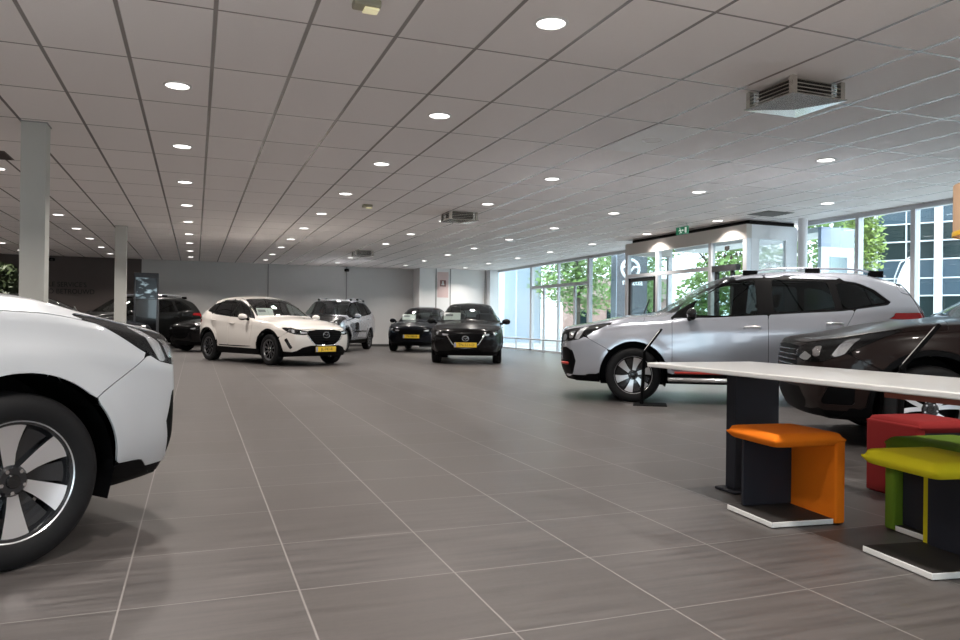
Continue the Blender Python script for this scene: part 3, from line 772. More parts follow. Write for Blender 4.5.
# near side wall: white frame, frosted pane with lettering
mb = MB(); P0 = VY0
mb.box(VX + .1201, P0, VH - .27, XR - .08, P0 + .08, VH - .002); mb.box(VX + .1201, P0, 0, VX + .30, P0 + .08, VH - .271); mb.box(XR - .36, P0, 0, XR - .08, P0 + .08, VH - .271); mb.box(VX + .301, P0, 0, XR - .361, P0 + .08, .9)
side = mb.build('side_frame', M_FRAMEWHITE, vest)
g = MB(); g.box(VX + .29, P0 + .03, .88, XR - .35, P0 + .04, VH - .26); g.build('frosted_pane', M_FROST, side)
t = text_obj('pane_lettering', 'NOBOB', .17, Matrix.Identity(4), M_FRAMEWHITE, side, .002)
t.matrix_basis = face_matrix((10.28, P0 + .022, 2.14), (0, -1, 0)) @ Matrix.Diagonal((-1, 1, 1, 1))
# swing door and sliding door
door = struct(thing('door_1', None, None))
mb = MB(); y0, y1 = 14.47, 15.6
for a, b in ((y0, y0 + .09), (y1 - .09, y1)): mb.box(VX + .03, a, .01, VX + .08, b, 2.075)
mb.box(VX + .03, y0, 1.985, VX + .08, y1, 2.075); mb.box(VX + .03, y0, .01, VX + .08, y1, .14)
lf = mb.build('door_leaf', M_ALUDARK, door); g = MB(); g.box(VX + .052, y0 + .05, .1, VX + .058, y1 - .05, 2.0); g.build('pane', M_PANE, lf)
mb = MB(); mb.tube([(VX - .02, y0 + .16, 1.55), (VX - .03, y0 + .42, 1.15)], .014, 8); mb.build('door_bar', M_ALUDARK, lf)
d2 = struct(thing('door_2', None, None))
mb = MB()
mb.box(VX + .02, VY0 + .31, 2.05, VX + .13, 12.49, 2.17); mb.box(VX + .04, 12.33, .01, VX + .09, 12.42, 2.0499)
mb.box(VX + .04, 11.87, .01, VX + .09, 11.95, 2.0499)
lf = mb.build('door_leaf', M_ALUDARK, d2); g = MB(); g.box(VX + .06, VY0 + .15, .02, VX + .066, 12.4, 2.06); g.build('pane', M_PANE, lf)
# dark stickers on the glass over the sliding door
for k, (yy, zz, rr) in enumerate(((12.06, 2.50, .07), (12.13, 2.36, .035), (12.30, 2.34, .03), (11.93, 2.30, .035), (11.78, 2.36, .035), (11.68, 2.36, .03))):
    mb = MB(); mb.prism([(yy + rr * math.cos(t) * 1.1, zz + rr * math.sin(t)) for t in (np.linspace(0, 6.2832, 13)[:-1] if k else (.6, 2.54, 3.5, 4.71, 5.92))], VX + .044, VX + .0495, 'x'); mb.build('sticker', M_INK, vest)
# porch outside the facade
mb = MB(); mb.box(XR + .12, 11.05, VH - .40, 11.95, 11.13, VH - .02, 1)
mb.box(XR + .12, 11.05, 0, XR + .32, 11.13, VH - .581); mb.box(11.78, 11.05, 0, 11.95, 11.13, VH - .581); mb.box(XR + .12, 11.05, VH - .58, 11.95, 11.13, VH - .401)
mb.box(XR + .12, 11.1301, VH - .12, 11.95, 15.72, VH - .02)
porch = struct(mb.build('wall_porch', [M_FRAMEWHITE, mat('porch_fascia', (0.42, 0.47, 0.62), .5)]))
g = MB(); g.box(XR + .31, 11.08, 0.02, 11.79, 11.09, VH - .57); g.build('frosted_pane', M_FROST, porch)

# ------------------------------------------------------------------ ceiling fittings
M_LED = mat('downlight_lens', (0.9, 0.9, 0.88), 0.4, emit=(1.0, 0.96, 0.93), emit_s=4.0)
M_LED.cycles.emission_sampling = 'NONE'
M_RING = mat('downlight_ring', (0.75, 0.74, 0.73), 0.35)
def ring_mesh():
    a = MB(); a.lathe([(.118, 0), (.118, -.004), (.112, -.010), (.098, -.010), (.094, -.002)], 28, 'z'); return a
GX = [-7.4, -5.0, -2.55, -.17, 2.2, 4.62, 7.08, 9.6]
GY = [-4.95, -2.55, -.15, 2.2, 4.53, 6.98, 9.42, 11.88, 14.3, 16.75, 19.18, 21.45, 23.95, 26.3]
rows = {-.17: 'the row starting over the white car', 2.2: 'the row left of hall centre', 4.62: 'the row with the diffusers', 7.08: 'the row inside the silver car', 9.6: 'the row nearest the glass', -2.55: 'the row behind the columns', -5.0: 'the row far behind the columns', -7.4: 'the leftmost dark row'}
ordw = ['first', 'second', 'third', 'fourth', 'fifth', 'sixth', 'seventh', 'eighth', 'ninth', 'tenth']
proto = None
lamp = bpy.data.lights.new('downlight_lamp', 'AREA'); lamp.shape = 'DISK'; lamp.size = .17; lamp.energy = LAMP_W; lamp.color = (1.0, 0.93, 0.86); lamp.spread = math.radians(125)
for gx in GX:
    for k, gy in enumerate(GY):
        if gx == 9.6 and 10.5 < gy < 15.5: gx = 9.37
        if gx > 4 and 3 < gy < 6: continue          # the big diffuser and a dark stretch beside it
        seen = gy > 4 and not (gx > 5 and gy < 6.5) and gx > -6
        lab = 'round recessed downlight, %s from the front in %s' % (ordw[max(0, k - 4)], rows[9.6 if gx == 9.37 else gx])
        if not seen and gy > 0 and gx > -6: pass
        r = thing('downlight', lab if seen else 'round recessed ceiling downlight beyond the view', 'ceiling light', (gx, gy, CE), 0, 'recessed downlights in the ceiling grid')
        if proto is None:
            a = ring_mesh(); ring = a.build('trim_ring', M_RING, r, True, 40)
            b = MB(); b.lathe([(.0005, -.004), (.094, -.004), (.094, -.001)], 28, 'z'); lens = b.build('lens', M_LED, r)
            proto = (ring, lens)
        else:
            for p in proto:
                c = p.copy(); COL.objects.link(c); c.parent = r
        lo = bpy.data.objects.new('downlight_lamp', lamp); COL.objects.link(lo); lo.parent = r; lo.location = (0, 0, -.013)
# ceiling diffusers
M_DIFF = mat('diffuser_metal', (0.62, 0.60, 0.55), 0.22, 0.85)
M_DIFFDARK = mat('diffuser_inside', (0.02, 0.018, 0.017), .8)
def diffuser(cx, cy, lab):
    s, h = .250, .150
    r = thing('ceiling_diffuser', lab, 'air diffuser', (cx, cy, CE), 0, 'boxed air diffusers hanging from the ceiling')
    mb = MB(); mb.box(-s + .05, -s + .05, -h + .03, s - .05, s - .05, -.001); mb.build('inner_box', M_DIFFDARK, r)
    for sx in (-1, 1):
        for sy in (-1, 1):
            mb = MB(); mb.box(sx * s - .022, sy * s - .022, -h, sx * s + .022, sy * s + .022, -.001); mb.build('corner_post', M_DIFF, r)
    for k in range(4):
        z = -.022 - k * .030
        for a in range(4):
            M = Matrix.Rotation(a * math.pi / 2, 4, 'Z'); mb = MB(); mb.box(-s + .02, -s - .004, z - .004, s - .02, -s + .018, z + .004, 0, M); mb.build('slat', M_DIFF, r)
    mb = MB(); q = s + .035
    mb.add([(-q, -q, -h), (q, -q, -h), (q, q, -h), (-q, q, -h), (0, 0, -h - .035), (-q, -q, -h + .008), (q, -q, -h + .008), (q, q, -h + .008), (-q, q, -h + .008)],
           [(0, 4, 1), (1, 4, 2), (2, 4, 3), (3, 4, 0), (0, 1, 6, 5), (1, 2, 7, 6), (2, 3, 8, 7), (3, 0, 5, 8), (5, 6, 7, 8)])
    mb.build('bottom_plate', M_DIFF, r)
diffuser(4.70, 4.98, 'large metal box diffuser with slatted sides hanging nearest the viewer')
diffuser(4.55, 13.15, 'metal box diffuser with slats in the middle of the ceiling')
diffuser(4.50, 21.5, 'small far metal box diffuser near the back wall')
def grille_patch(name, x0, y0, x1, y1, m, lab, cat):
    mb = MB(); mb.box(x0, y0, CE - .006, x1, y1, CE - .0005)
    n = 7
    if name == 'air_grille':
        for k in range(n): mb.box(x0 + .02, y0 + (y1 - y0) * (k + .3) / n, CE - .014, x1 - .02, y0 + (y1 - y0) * (k + .6) / n, CE - .005)
    return tag(mb.build(name, m), lab, cat)
grille_patch('air_grille', 9.32, 10.45, 9.90, 11.0, mat('grille_grey', (0.20, 0.195, 0.19), .7), 'grey square air grille in the ceiling before the vestibule corner', 'air grille')
grille_patch('ceiling_tile', 4.312, 6.385, 4.886, 7.561, mat('new_tile', (0.93, 0.94, 0.94), .85), 'paler replaced ceiling tile around one downlight', 'ceiling tile')
grille_patch('air_grille', -3.3, 10.6, -2.2, 11.15, mat('grille_dark', (0.10, 0.08, 0.075), .8), 'dark ceiling grille behind the near square column', 'air grille')  # dark slatted patch, stands in for a stretch of unlit ceiling
M_EMER = mat('emergency_lens', (0.75, 0.70, 0.45), 0.3, emit=(1.0, 0.9, 0.55), emit_s=.35)
for (x, y, lab) in ((.98, 4.66, 'yellowish emergency light at the top edge of the ceiling view'), (2.76, 12.85, 'small yellowish emergency light among the downlights in mid ceiling')):
    r = thing('emergency_light', lab, 'emergency light', (x, y, CE), 0)
    mb = MB(); mb.bbox(-.085, -.055, -.05, .085, .055, -.001, .012); mb.build('housing', mat('emergency_housing', (0.38, 0.36, 0.27), .5), r)
    mb = MB(); mb.bbox(-.02, -.045, -.066, .075, .045, -.051, .007); mb.build('lens', M_EMER, r)
# exit sign
r = thing('exit_sign', 'green running-man exit sign hanging under the ceiling before the vestibule', 'exit sign', (9.05, 12.55, 2.86), 0)
mb = MB(); mb.box(-.015, -.19, -.075, .015, .19, .075); mb.build('sign_panel', mat('exit_green', (0.03, 0.30, 0.16), .4, emit=(.05, .5, .25), emit_s=.06), r)
mb = MB(); mb.tube([(0, -.15, .075), (0, -.15, .135)], .006, 6); mb.build('hanger', M_ALU, r)
mb = MB(); mb.tube([(0, .15, .075), (0, .15, .135)], .006, 6); mb.build('hanger', M_ALU, r)
mb = MB(); xx = -.0175
mb.lathe([(.001, -.002), (.016, -.001), (.016, .001)], 10, 'z', 0, Matrix.Translation((xx, .06, .045)) @ Matrix.Rotation(math.pi / 2, 4, 'Y'))
for a, b in (((.05, .025), (.03, -.02)), ((.03, -.02), (.06, -.06)), ((.03, -.02), (-.005, -.05)), ((.05, .015), (.09, -.005)), ((.05, .02), (.015, .0))): mb.tube([(xx, *a), (xx, *b)], .0095, 5)
mb.box(xx - .001, -.16, -.055, xx + .001, -.10, .055); mb.tube([(xx, -.02, 0), (xx, -.085, 0)], [.02, .002], 4)
mb.build('pictogram', mat('sign_white', (.8, .85, .8), .5, emit=(.8, 1, .85), emit_s=.3), r)
# small things high on the back wall
for x, lab in ((-4.45, 'small black motion sensor high on the dark back wall'), (5.30, 'small black sensor on top of the back wall joint')):
    r = thing('wall_sensor', lab, 'sensor', (x, YB, 2.86), 0)
    mb = MB(); mb.bbox(-.09, -.10, -.05, .09, -.001, .06, .03); mb.build('housing', M_BLACK, r)
    mb = MB(); mb.bbox(-.05, -.115, -.04, .05, -.10, .01, .006); mb.build('sensor_window', M_BLACKGLOSS, r)
r = thing('fire_sign', 'red pictogram sign on pink panel of the right back wall', 'sign', (8.82, 27.3, 2.32), 0)
mb = MB(); mb.box(-.22, -.008, -.42, .22, -.001, .55); mb.build('sign_board', mat('sign_pink', (.68, .50, .48), .6), r)
mb = MB(); mb.box(-.12, -.014, .0, .12, -.008, .24); mb.build('sign_field', mat('sign_brown', (.22, .09, .08), .5), r)
mb = MB(); mb.box(-.06, -.017, .05, .05, -.014, .10); mb.box(-.03, -.017, .10, .03, -.014, .20); mb.build('pictogram', M_PAPER, r)
# lettering on the dark wall
r = thing('wall_lettering', 'two lines of black letters on the dark wall at left', 'lettering', (0, YB, 0), 0)
for k, (s, z, x1) in enumerate((("VOOR ALLE SERVICE'S", 2.05, -3.42), ("MERKEN – ZO BETROUWD", 1.82, -3.18))):
    t = text_obj('text_line', s, .25, Matrix.Identity(4), M_INK, r, .004, 'RIGHT', 1.0)
    t.matrix_basis = face_matrix((x1, -.006, z), (0, -1, 0)) @ Matrix.Diagonal((.82, .9, 1, 1))
# low rail inside the glass front
r = thing('guard_rail', 'low metal guard rail along the far glass front', 'rail', (10.55, 0, 0), 0)
mb = MB(); mb.tube([(0, 19.6, .43), (0, 26.7, .43)], .025, 8); mb.build('handrail', M_ALU, r)
for y in (19.8, 22.0, 24.2, 26.5):
    mb = MB(); mb.tube([(0, y, .001), (0, y, .42)], .022, 8); mb.build('rail_post', M_ALU, r)
# ------------------------------------------------------------------ other car types, derived from the first
def derive(S, kz=1.0, ky=1.0, **over):
    D = dict(S)
    for k in ('zb', 'zt', 'zs', 'clad'): D[k] = [(x, z * kz) for x, z in S[k]]
    for k in ('nprof', 'tprof'): D[k] = [(z * kz, x) for z, x in S[k]]
    for k in ('dlo', 'lamp', 'lamp_chrome', 'lamp_drl', 'lamp_proj', 'grille', 'intake', 'bumper', 'rear_bumper', 'door_a', 'door_b', 'fog', 'taillamp'):
        if S.get(k): D[k] = [(x, z * kz) for x, z in S[k]]
    D['wins'] = [[(x, z * kz) for x, z in w] for w in S['wins']]
    for k in ('w', 'ws', 'wt'): D[k] = [(x, y * ky) for x, y in S[k]]
    D['W'] = S['W'] * ky; D['ws_zmin'] = S['ws_zmin'] * kz; D['hood_zmin'] = S['hood_zmin'] * kz
    D['rs_z'] = tuple(z * kz for z in S['rs_z']); D['dash_z'] = S['dash_z'] * kz
    for k in ('handle_a', 'handle_b'): D[k] = (S[k][0], S[k][1] * kz)
    D['mirror'] = (S['mirror'][0], S['mirror'][1] * ky, S['mirror'][2] * kz)
    D.update(over); return D
ESTATE = derive(SUV, .945, 1.02, wheel='split', spin=.2, rim=.232, archtrim=.045,
    lamp=[(-.50, .74), (-.30, .685), (.0, .70), (.20, .76), (.42, .86), (.62, .955), (.58, .965), (.3, .925), (.05, .885), (-.25, .845), (-.46, .80)],
    lamp_chrome=[(.06, .72), (.20, .76), (.30, .90), (.17, .88)], lamp_drl=[(-.44, .72), (-.26, .70), (-.16, .74), (-.30, .78)], lamp_proj=[(-.16, .73), (-.04, .73), (-.04, .83), (-.16, .82)],
    fog=[(-.02, .36), (.30, .36), (.32, .52), (.10, .54)], fog_pos=(.83, .62, .44), bar_mat=M_BLACKGLOSS)
CROSS = dict(
    name='car', WB=2.57, W=.8825, nose=.87, tail=-3.30, wr=.335, ra=.405, rim=.225, tw=.215, nst=84, wheel='ten', wseg=32, tuck=.08, crease=.014, cq=.86,
    zb=[(-3.45, .46), (-3.0, .30), (-2.2, .22), (-.4, .22), (.5, .21), (.9, .22)],
    zt=[(.90, .80), (.80, .86), (.6, .91), (.3, .965), (0, 1.0), (-.3, 1.03), (-.5, 1.06), (-.62, 1.115), (-.9, 1.265), (-1.15, 1.385), (-1.4, 1.465), (-1.7, 1.515), (-2.0, 1.53), (-2.4, 1.515), (-2.8, 1.465), (-3.2, 1.39), (-3.45, 1.33)],
    zs=[(.90, .72), (.7, .80), (.4, .87), (0, .925), (-.5, .965), (-1.2, 1.0), (-2.3, 1.07), (-2.8, 1.13), (-3.45, 1.12)],
    w=[(.90, .70), (.75, .78), (.45, .855), (.1, .88), (-1.2, .8825), (-2.6, .8825), (-3.0, .86), (-3.45, .79)],
    ws=[(.90, .63), (.75, .70), (.45, .79), (.1, .82), (-1.2, .825), (-2.6, .80), (-3.0, .77), (-3.45, .70)],
    wt=[(.90, .50), (.6, .62), (0, .66), (-.5, .68), (-1.0, .62), (-1.4, .575), (-2.4, .54), (-3.0, .51), (-3.45, .49)],
    cr=[(.90, .03), (.2, .05), (-.5, .05), (-1.4, .05), (-2.4, .06), (-3.45, .05)],
    bow=[(.90, 0), (.2, .02), (-.5, .22), (-1.0, .18), (-1.5, .06), (-2.1, 0), (-3.45, 0)],
    nprof=[(.2, .74), (.3, .80), (.45, .85), (.60, .87), (.74, .85), (.82, .80), (.9, .70)], nplan=(.34, 2.9),
    tprof=[(.3, -3.18), (.45, -3.28), (.75, -3.30), (1.0, -3.26), (1.15, -3.18), (1.35, -2.95), (1.5, -2.75)], tplan=(.34, 2.8),
    dlo=[(-.70, 1.0), (-.86, 1.10), (-1.08, 1.225), (-1.30, 1.335), (-1.55, 1.405), (-1.85, 1.425), (-2.25, 1.405), (-2.6, 1.35), (-2.95, 1.265), (-2.98, 1.24), (-2.72, 1.16), (-2.3, 1.085), (-1.5, 1.03)],
    wins=[[(-.86, 1.045), (-1.06, 1.19), (-1.30, 1.305), (-1.60, 1.375), (-1.60, 1.07)], [(-1.70, 1.08), (-1.70, 1.385), (-2.0, 1.39), (-2.42, 1.345), (-2.42, 1.14)], [(-2.48, 1.16), (-2.48, 1.325), (-2.88, 1.245), (-2.7, 1.19)]],
    glass=[M_GLASS, M_PRIVACY, M_PRIVACY],
    ws_plan=[(-.52, 0), (-.55, .3), (-.66, .60), (-.73, .69), (-1.47, .53), (-1.42, .3), (-1.40, 0)], ws_zmin=1.03, rs_z=(1.12, 1.34), rs_y=.5,
    lamp=[(-.42, .70), (-.30, .665), (.0, .68), (.22, .73), (.40, .80), (.36, .82), (.1, .80), (-.2, .765), (-.40, .735)],
    lamp_chrome=[(-.02, .70), (.08, .71), (.10, .78), (.0, .77)], lamp_drl=[(-.38, .70), (-.2, .685), (-.15, .74), (-.36, .725)], lamp_proj=[(.12, .73), (.20, .74), (.20, .79), (.12, .78)],
    grille=[(0, .46), (.24, .46), (.36, .56), (.45, .69), (.40, .755), (0, .765)], bars=8, intake=[(0, .235), (.60, .235), (.66, .30), (.52, .40), (.36, .44), (0, .44)],
    clad=[(-3.45, .42), (-3.0, .40), (-2.5, .37), (0, .335), (.35, .31), (.9, .29)],
    bumper=[(1.2, .1), (1.2, 1.2), (.60, 1.2), (.56, .72), (.36, .60), (.30, .50), (.30, .1)], rear_bumper=[(-4, .2), (-4, .72), (-2.95, .74), (-2.9, .2)], tg=(-3.0, .74, .6),
    door_a=[(-.66, .40), (-.66, .97), (-.90, 1.13), (-1.3, 1.37), (-1.63, 1.46), (-1.645, 1.46), (-1.645, .40)], door_b=[(-1.651, .40), (-1.651, 1.46), (-2.3, 1.42), (-2.52, 1.34), (-2.50, 1.12), (-2.42, .94), (-2.26, .82), (-2.14, .66), (-2.08, .40)],
    handle_a=(-1.47, .88), handle_b=(-2.32, .95), mirror=(-.86, .81, .985), mirror_s=.95, fog=[(.04, .40), (.12, .36), (.30, .56), (.22, .60)], fog_mat=M_DARKALLOY,
    hood_edge=[(.9, .52), (.7, .62), (.4, .70), (-.2, .74), (-.7, .76)], cowl=-.44, cowlk=-.22, hood_zmin=.78,
    taillamp=[(2.9, .92), (3.0, .98), (3.5, .96), (3.5, .84), (3.2, .84)], seat_x=-1.35, dash_z=.96, flare=.02, archtrim=.05)
CROSS['strips'] = [([(-.46, .665), (-.36, .545), (-.25, .452), (0, .440), (.25, .452), (.36, .545), (.46, .665)], .010, M_CHROME, 'grille_surround')]
HATCH = derive(CROSS, .965, .962, archtrim=0, clad=[(-3.45, .30), (0, .22), (.9, .20)], nose=.82, nst=72,
    grille=[(0, .40), (.20, .40), (.33, .50), (.42, .66), (.40, .71), (0, .715)], intake=[(0, .215), (.40, .215), (.40, .33), (0, .34)], fog=[(.0, .28), (.16, .28), (.28, .44), (.2, .48)],
    strips=[([(-.45, .70), (-.40, .62), (-.30, .47), (-.20, .395), (0, .380), (.20, .395), (.30, .47), (.40, .62), (.45, .70)], .013, M_CHROME, 'grille_wing')])
HATCH['nprof'] = [(.19, .70), (.29, .76), (.43, .80), (.58, .82), (.71, .80), (.79, .75), (.87, .65)]
# give the near car finer meshes
R_ = math.radians
SUVW = dict(SUV, nst=130, nside=26, spin=.40, wseg=64)
SUVS = dict(SUV, spin=.70, handle_mat=M_SILVER, mirror_mat=M_BLACKGLOSS)
make_car(SUVW, M_WHITEPAINT, 'glossy white SUV cut off at the left edge, front wheel close to the viewer', (-1.19, 4.03, 0), R_(39.2))
silver, ssh = make_car(SUVS, M_SILVERPAINT, 'silver SUV in profile with roof rails before the glass entrance', (5.583, 8.910, 0), R_(151.2))
# red accents on the silver one
mb = MB(); mb.tube([(-.50, .905, .385), (-1.3, .91, .385), (-2.1, .905, .385)], .014, 6); mb.build('sill_accent', M_REDTRIM, silver, True)
for s in (1, -1):
    P = []
    for y in np.linspace(.50, .72, 8): P.append((float(ssh.N(np.array(y), np.array(.47))) + .014, s * y, .47))
    mb = MB(); mb.tube(P, .018, 6); mb.build('bumper_accent', M_REDTRIM, silver, True)
    mb = MB(); mb.tube([(-.42, s * .93, .30), (-2.15, s * .93, .30)], .028, 8); mb.build('side_step', M_SILVER, silver, True)
make_car(ESTATE, M_BROWNPAINT, 'dark brown estate car behind the white table at right', (5.86, 4.96, 0), R_(147))
cx, csh = make_car(CROSS, M_CREAMPAINT, 'white crossover with yellow plate standing in the middle of the hall', (2.226, 16.964, 0), R_(-62.7))
plate(cx, (.868, 0, .362), 'JL-747-R', tilt=0); ring_badge(cx, .875, .665, .065)
hx, hsh = make_car(HATCH, M_BLACKPAINT, 'black hatchback facing the viewer with curved chrome grille wing', (6.105, 16.956, 0), R_(-112.3))
plate(hx, (.836, 0, .455), 'TN-533-D'); ring_badge(hx, .83, .60, .06)
h2, _ = make_car(dict(HATCH, strips=[]), M_NAVYPAINT, 'dark blue-black hatchback parked behind the black one, paper on its dash', (6.72, 23.6, 0), R_(-116))
plate(h2, (.836, 0, .50), 'TK-980-R')
bs, _ = make_car(dict(SUV, nst=64, wheel='ten', wseg=24), M_SILVERPAINT, 'silver and black SUV behind the white crossover by the back wall', (3.61, 23.57, 0), R_(-118))
for o in list(bs.children):
    if o.name.startswith('bonnet'): o.data.materials[0] = M_BLACKPAINT  # bonnet blackened: its dark reflections are put into the paint
mb = MB(); mb.prism([(-1.05 + .17 * math.cos(t), .80 + .13 * math.sin(t)) for t in np.linspace(0, 6.283, 17)[:-1]], .893, .915, 'y'); mb.box(-2.1, .893, .60, -.75, .914, .66); mb.build('side_decal', M_BLACKPAINT, bs)
make_car(dict(HATCH, strips=[]), M_BLACKPAINT, 'dark hatchback half hidden left of the white crossover', (.20, 24.1, 0), R_(-140))
make_car(dict(SUV, nst=64, wheel='ten', wseg=24), M_GREENBLACK, 'grey-black SUV behind the display kiosk', (-2.97, 24.95, 0), R_(-140))
make_car(dict(HATCH, strips=[]), M_NAVYPAINT, 'dark car behind the far square column with a sheet in its windscreen', (-1.80, 19.54, 0), R_(10))
# sheets behind the windscreens
def sheet(x, y, z, rz, tilt, lab, w=.30, h=.21):
    M = Matrix.Translation((x, y, z)) @ Matrix.Rotation(rz, 4, 'Z') @ Matrix.Rotation(math.radians(tilt), 4, 'Y')
    r = thing('price_sheet', lab, 'paper sheet', (0, 0, 0), 0, 'price sheets behind the windscreens')
    mb = MB(); mb.box(-.0015, -w / 2, 0, .0015, w / 2, h, 0, M); mb.build('sheet', M_PAPER, r)
    mb = MB(); mb.box(.0014, -w * .40, h * .62, .0022, w * .05, h * .85, 0, M); mb.build('printed_block', mat('print_grey', (.25, .24, .27), .7), r)
def on_car(x, y, z, cx, cy, th):
    c, s = math.cos(th), math.sin(th); return (cx + c * x - s * y, cy + s * x + c * y, z)
for (px, py, pz), cxy, th, lab, w in (
    ((-.86, -.36, 1.00), (2.226, 16.964), R_(-62.7), 'white price sheet behind the windscreen of the white crossover', .42),
    ((-.84, -.42, .975), (6.105, 16.956), R_(-112.3), 'white price sheet behind the windscreen of the black hatchback', .42),
    ((-.84, -.40, .975), (6.72, 23.6), R_(-116), 'white price sheet in the blue-black hatchback', .45),
    ((-.70, -.30, .985), (-1.80, 19.54), R_(10), 'white price sheet in the car behind the far column', .45)):
    x, y, z = on_car(px, py, pz, *cxy, th); sheet(x, y, z, th, -28, lab, w, .27)

# ------------------------------------------------------------------ table, stools, lamp, stands
M_TABLE = mat('white_table_lacquer', (0.66, 0.65, 0.635), 0.28, 0, .5)
M_TABLEEDGE = mat('red_brown_board', (0.20, 0.045, 0.025), 0.45)
M_ANTHRACITE = noise_mat('anthracite_lacquer', (0.014, 0.015, 0.022), (0.018, 0.019, 0.026), 8, 0.55, spec=.25)
t = thing('display_table', 'long white table with dark panel leg in front of the brown car', 'table', (0, 0, 0), 0)
mb = MB(); mb.bbox(2.62, .6, .725, 3.42, 3.98, .752, .006, 2); mb.build('tabletop', M_TABLE, t)
mb = MB(); mb.box(2.66, .65, .700, 3.38, 2.30, .7245); mb.build('underboard', M_TABLEEDGE, t)
for y in (3.6, .9):
    mb = MB(); mb.bbox(2.985, y, .02, 3.31, y + .085, .7245, .004, 1); mb.build('leg', M_ANTHRACITE, t)
    mb = MB(); mb.bbox(2.945, y - .05, .0005, 3.35, y + .135, .0195, .008, 2); mb.build('foot_plate', M_ANTHRACITE, t)
def felt(name, c, c2): return noise_mat(name, c, c2, 240, 0.92, bump=.25, spec=.2)
def cushion(x0, y0, z0, x1, y1, z1, n=12):
    """A soft slab: domed top, rounded rim."""
    V = []; F = []
    def sq(u): return math.copysign(abs(u) ** .9, u)
    for s in (1, -1):
        b = len(V)
        for i in range(n + 1):
            for j in range(n + 1):
                u, v = 2 * i / n - 1, 2 * j / n - 1
                e = (1 - abs(u) ** 12) * (1 - abs(v) ** 12); h = (z1 - z0) / 2 * max(e, 0) ** .4
                V.append(((x0 + x1) / 2 + (x1 - x0) / 2 * u, (y0 + y1) / 2 + (y1 - y0) / 2 * v, (z0 + z1) / 2 + s * h * (1 + .08 * (1 - u * u) * (1 - v * v) * (s > 0)) + s * .004))
        for i in range(n):
            for j in range(n):
                q = (b + i * (n + 1) + j, b + (i + 1) * (n + 1) + j, b + (i + 1) * (n + 1) + j + 1, b + i * (n + 1) + j + 1)
                F.append(q if s > 0 else q[::-1])
    m = (n + 1) ** 2; rim = [i * (n + 1) for i in range(n)] + [n * (n + 1) + j for j in range(n)] + [(n - i) * (n + 1) + n for i in range(n)] + [n - j for j in range(n)]
    for k in range(len(rim)): a, c = rim[k], rim[(k + 1) % len(rim)]; F.append((a, c, m + c, m + a)[::-1])
    return V, F
def stool(cx, cy, rz, m, lab, legs=('x+',), zt=.455, dark='y+', kx=1.0):
    r = thing('felt_stool', lab, 'stool', (cx, cy, 0), rz, 'felt stools along the table')
    V, F = cushion(-.205, -.205, zt - .062, .205, .205, zt, 20); mb = MB(); mb.add(V, F); mb.build('seat', m, r, True, 60)
    for L in legs:
        mb = MB()
        M = {'x+': 0, 'y+': 90, 'x-': 180, 'y-': 270}[L]; M = Matrix.Rotation(math.radians(M), 4, 'Z')
        mb.bbox(.152, -.198, .003, .213, .198, zt - .02, .014, 3, 0, M); mb.build('side_panel', m, r, True, 50)
    M = Matrix.Rotation(math.radians({'x+': 0, 'y+': 90, 'x-': 180, 'y-': 270}[dark]), 4, 'Z')
    mb = MB(); mb.bbox(.130, -.148, .032, .150 if dark != 'x+' else .149, .148, zt - .051, .003, 1, 0, M); mb.build('inner_panel', M_ANTHRACITE, r)
    mb = MB(); mb.bbox(-.205, -.19, .004, .149, .19, .030, .002, 1); 
    top = [1 if all(mb.v[i][2] > .0295 for i in f) else 0 for f in mb.f]; mb.m = top
    mb.build('base_plate', [mat('plate_edge_white', (.72, .72, .70), .5), mat('plate_top_dark', (.022, .020, .019), .6, spec=.3)], r)
    if kx != 1.0:
        for o in r.children: o.data.transform(Matrix.Diagonal((kx, 1, 1, 1)))
    return r
stool(2.86, 3.075, R_(-6), felt('orange_felt', (0.80, 0.19, 0.008), (0.72, 0.16, 0.006)), 'orange felt stool with side panel under the end of the white table', ('x+',), .455, 'y+')
stool(2.905, 2.27, R_(-8), felt('yellow_felt', (0.66, 0.55, 0.015), (0.58, 0.50, 0.012)), 'yellow-green felt stool nearest the viewer with dark inner panel', ('x+',), .455, 'x+', .88)
stool(3.35, 2.51, R_(83), felt('green_felt', (0.13, 0.22, 0.018), (0.11, 0.19, 0.015)), 'green felt stool standing just behind the yellow one', ('x+',), .455, 'y+')
stool(4.02, 3.22, R_(172), felt('red_felt', (0.20, 0.014, 0.014), (0.17, 0.012, 0.012)), 'red felt stool farthest back beside the brown car wheel', ('x+',), .455, 'y+')
r = thing('pendant_lamp', 'beige-orange pendant lamp shade hanging at the right edge above the table', 'lamp', (3.217, 2.18, 0), 0)
mb = MB(); mb.lathe([(.20, 1.39), (.20, 1.608), (.194, 1.608), (.194, 1.39)], 40, 'z'); mb.lathe([(.0, 1.603), (.195, 1.603)], 40, 'z'); mb.build('lamp_shade', noise_mat('shade_fabric', (0.60, 0.40, 0.26), (0.55, 0.37, 0.24), 120, .8), r, True, 40)
mb = MB(); mb.lathe([(.201, 1.388), (.203, 1.386), (.203, 1.404), (.201, 1.406)], 40, 'z'); mb.build('shade_hem', mat('hem_gold', (.85, .52, .05), .4), r, True, 40)
mb = MB(); mb.tube([(0, 0, 1.60), (0, 0, CE - .001)], .004, 6); mb.build('cord', M_BLACK, r)
mb = MB(); mb.lathe([(.0, 1.46), (.03, 1.47), (.036, 1.50), (.02, 1.55), (.012, 1.60)], 16, 'z'); mb.build('bulb', mat('warm_bulb', (1, .8, .5), .3, emit=(1, .72, .38), emit_s=6), r, True)
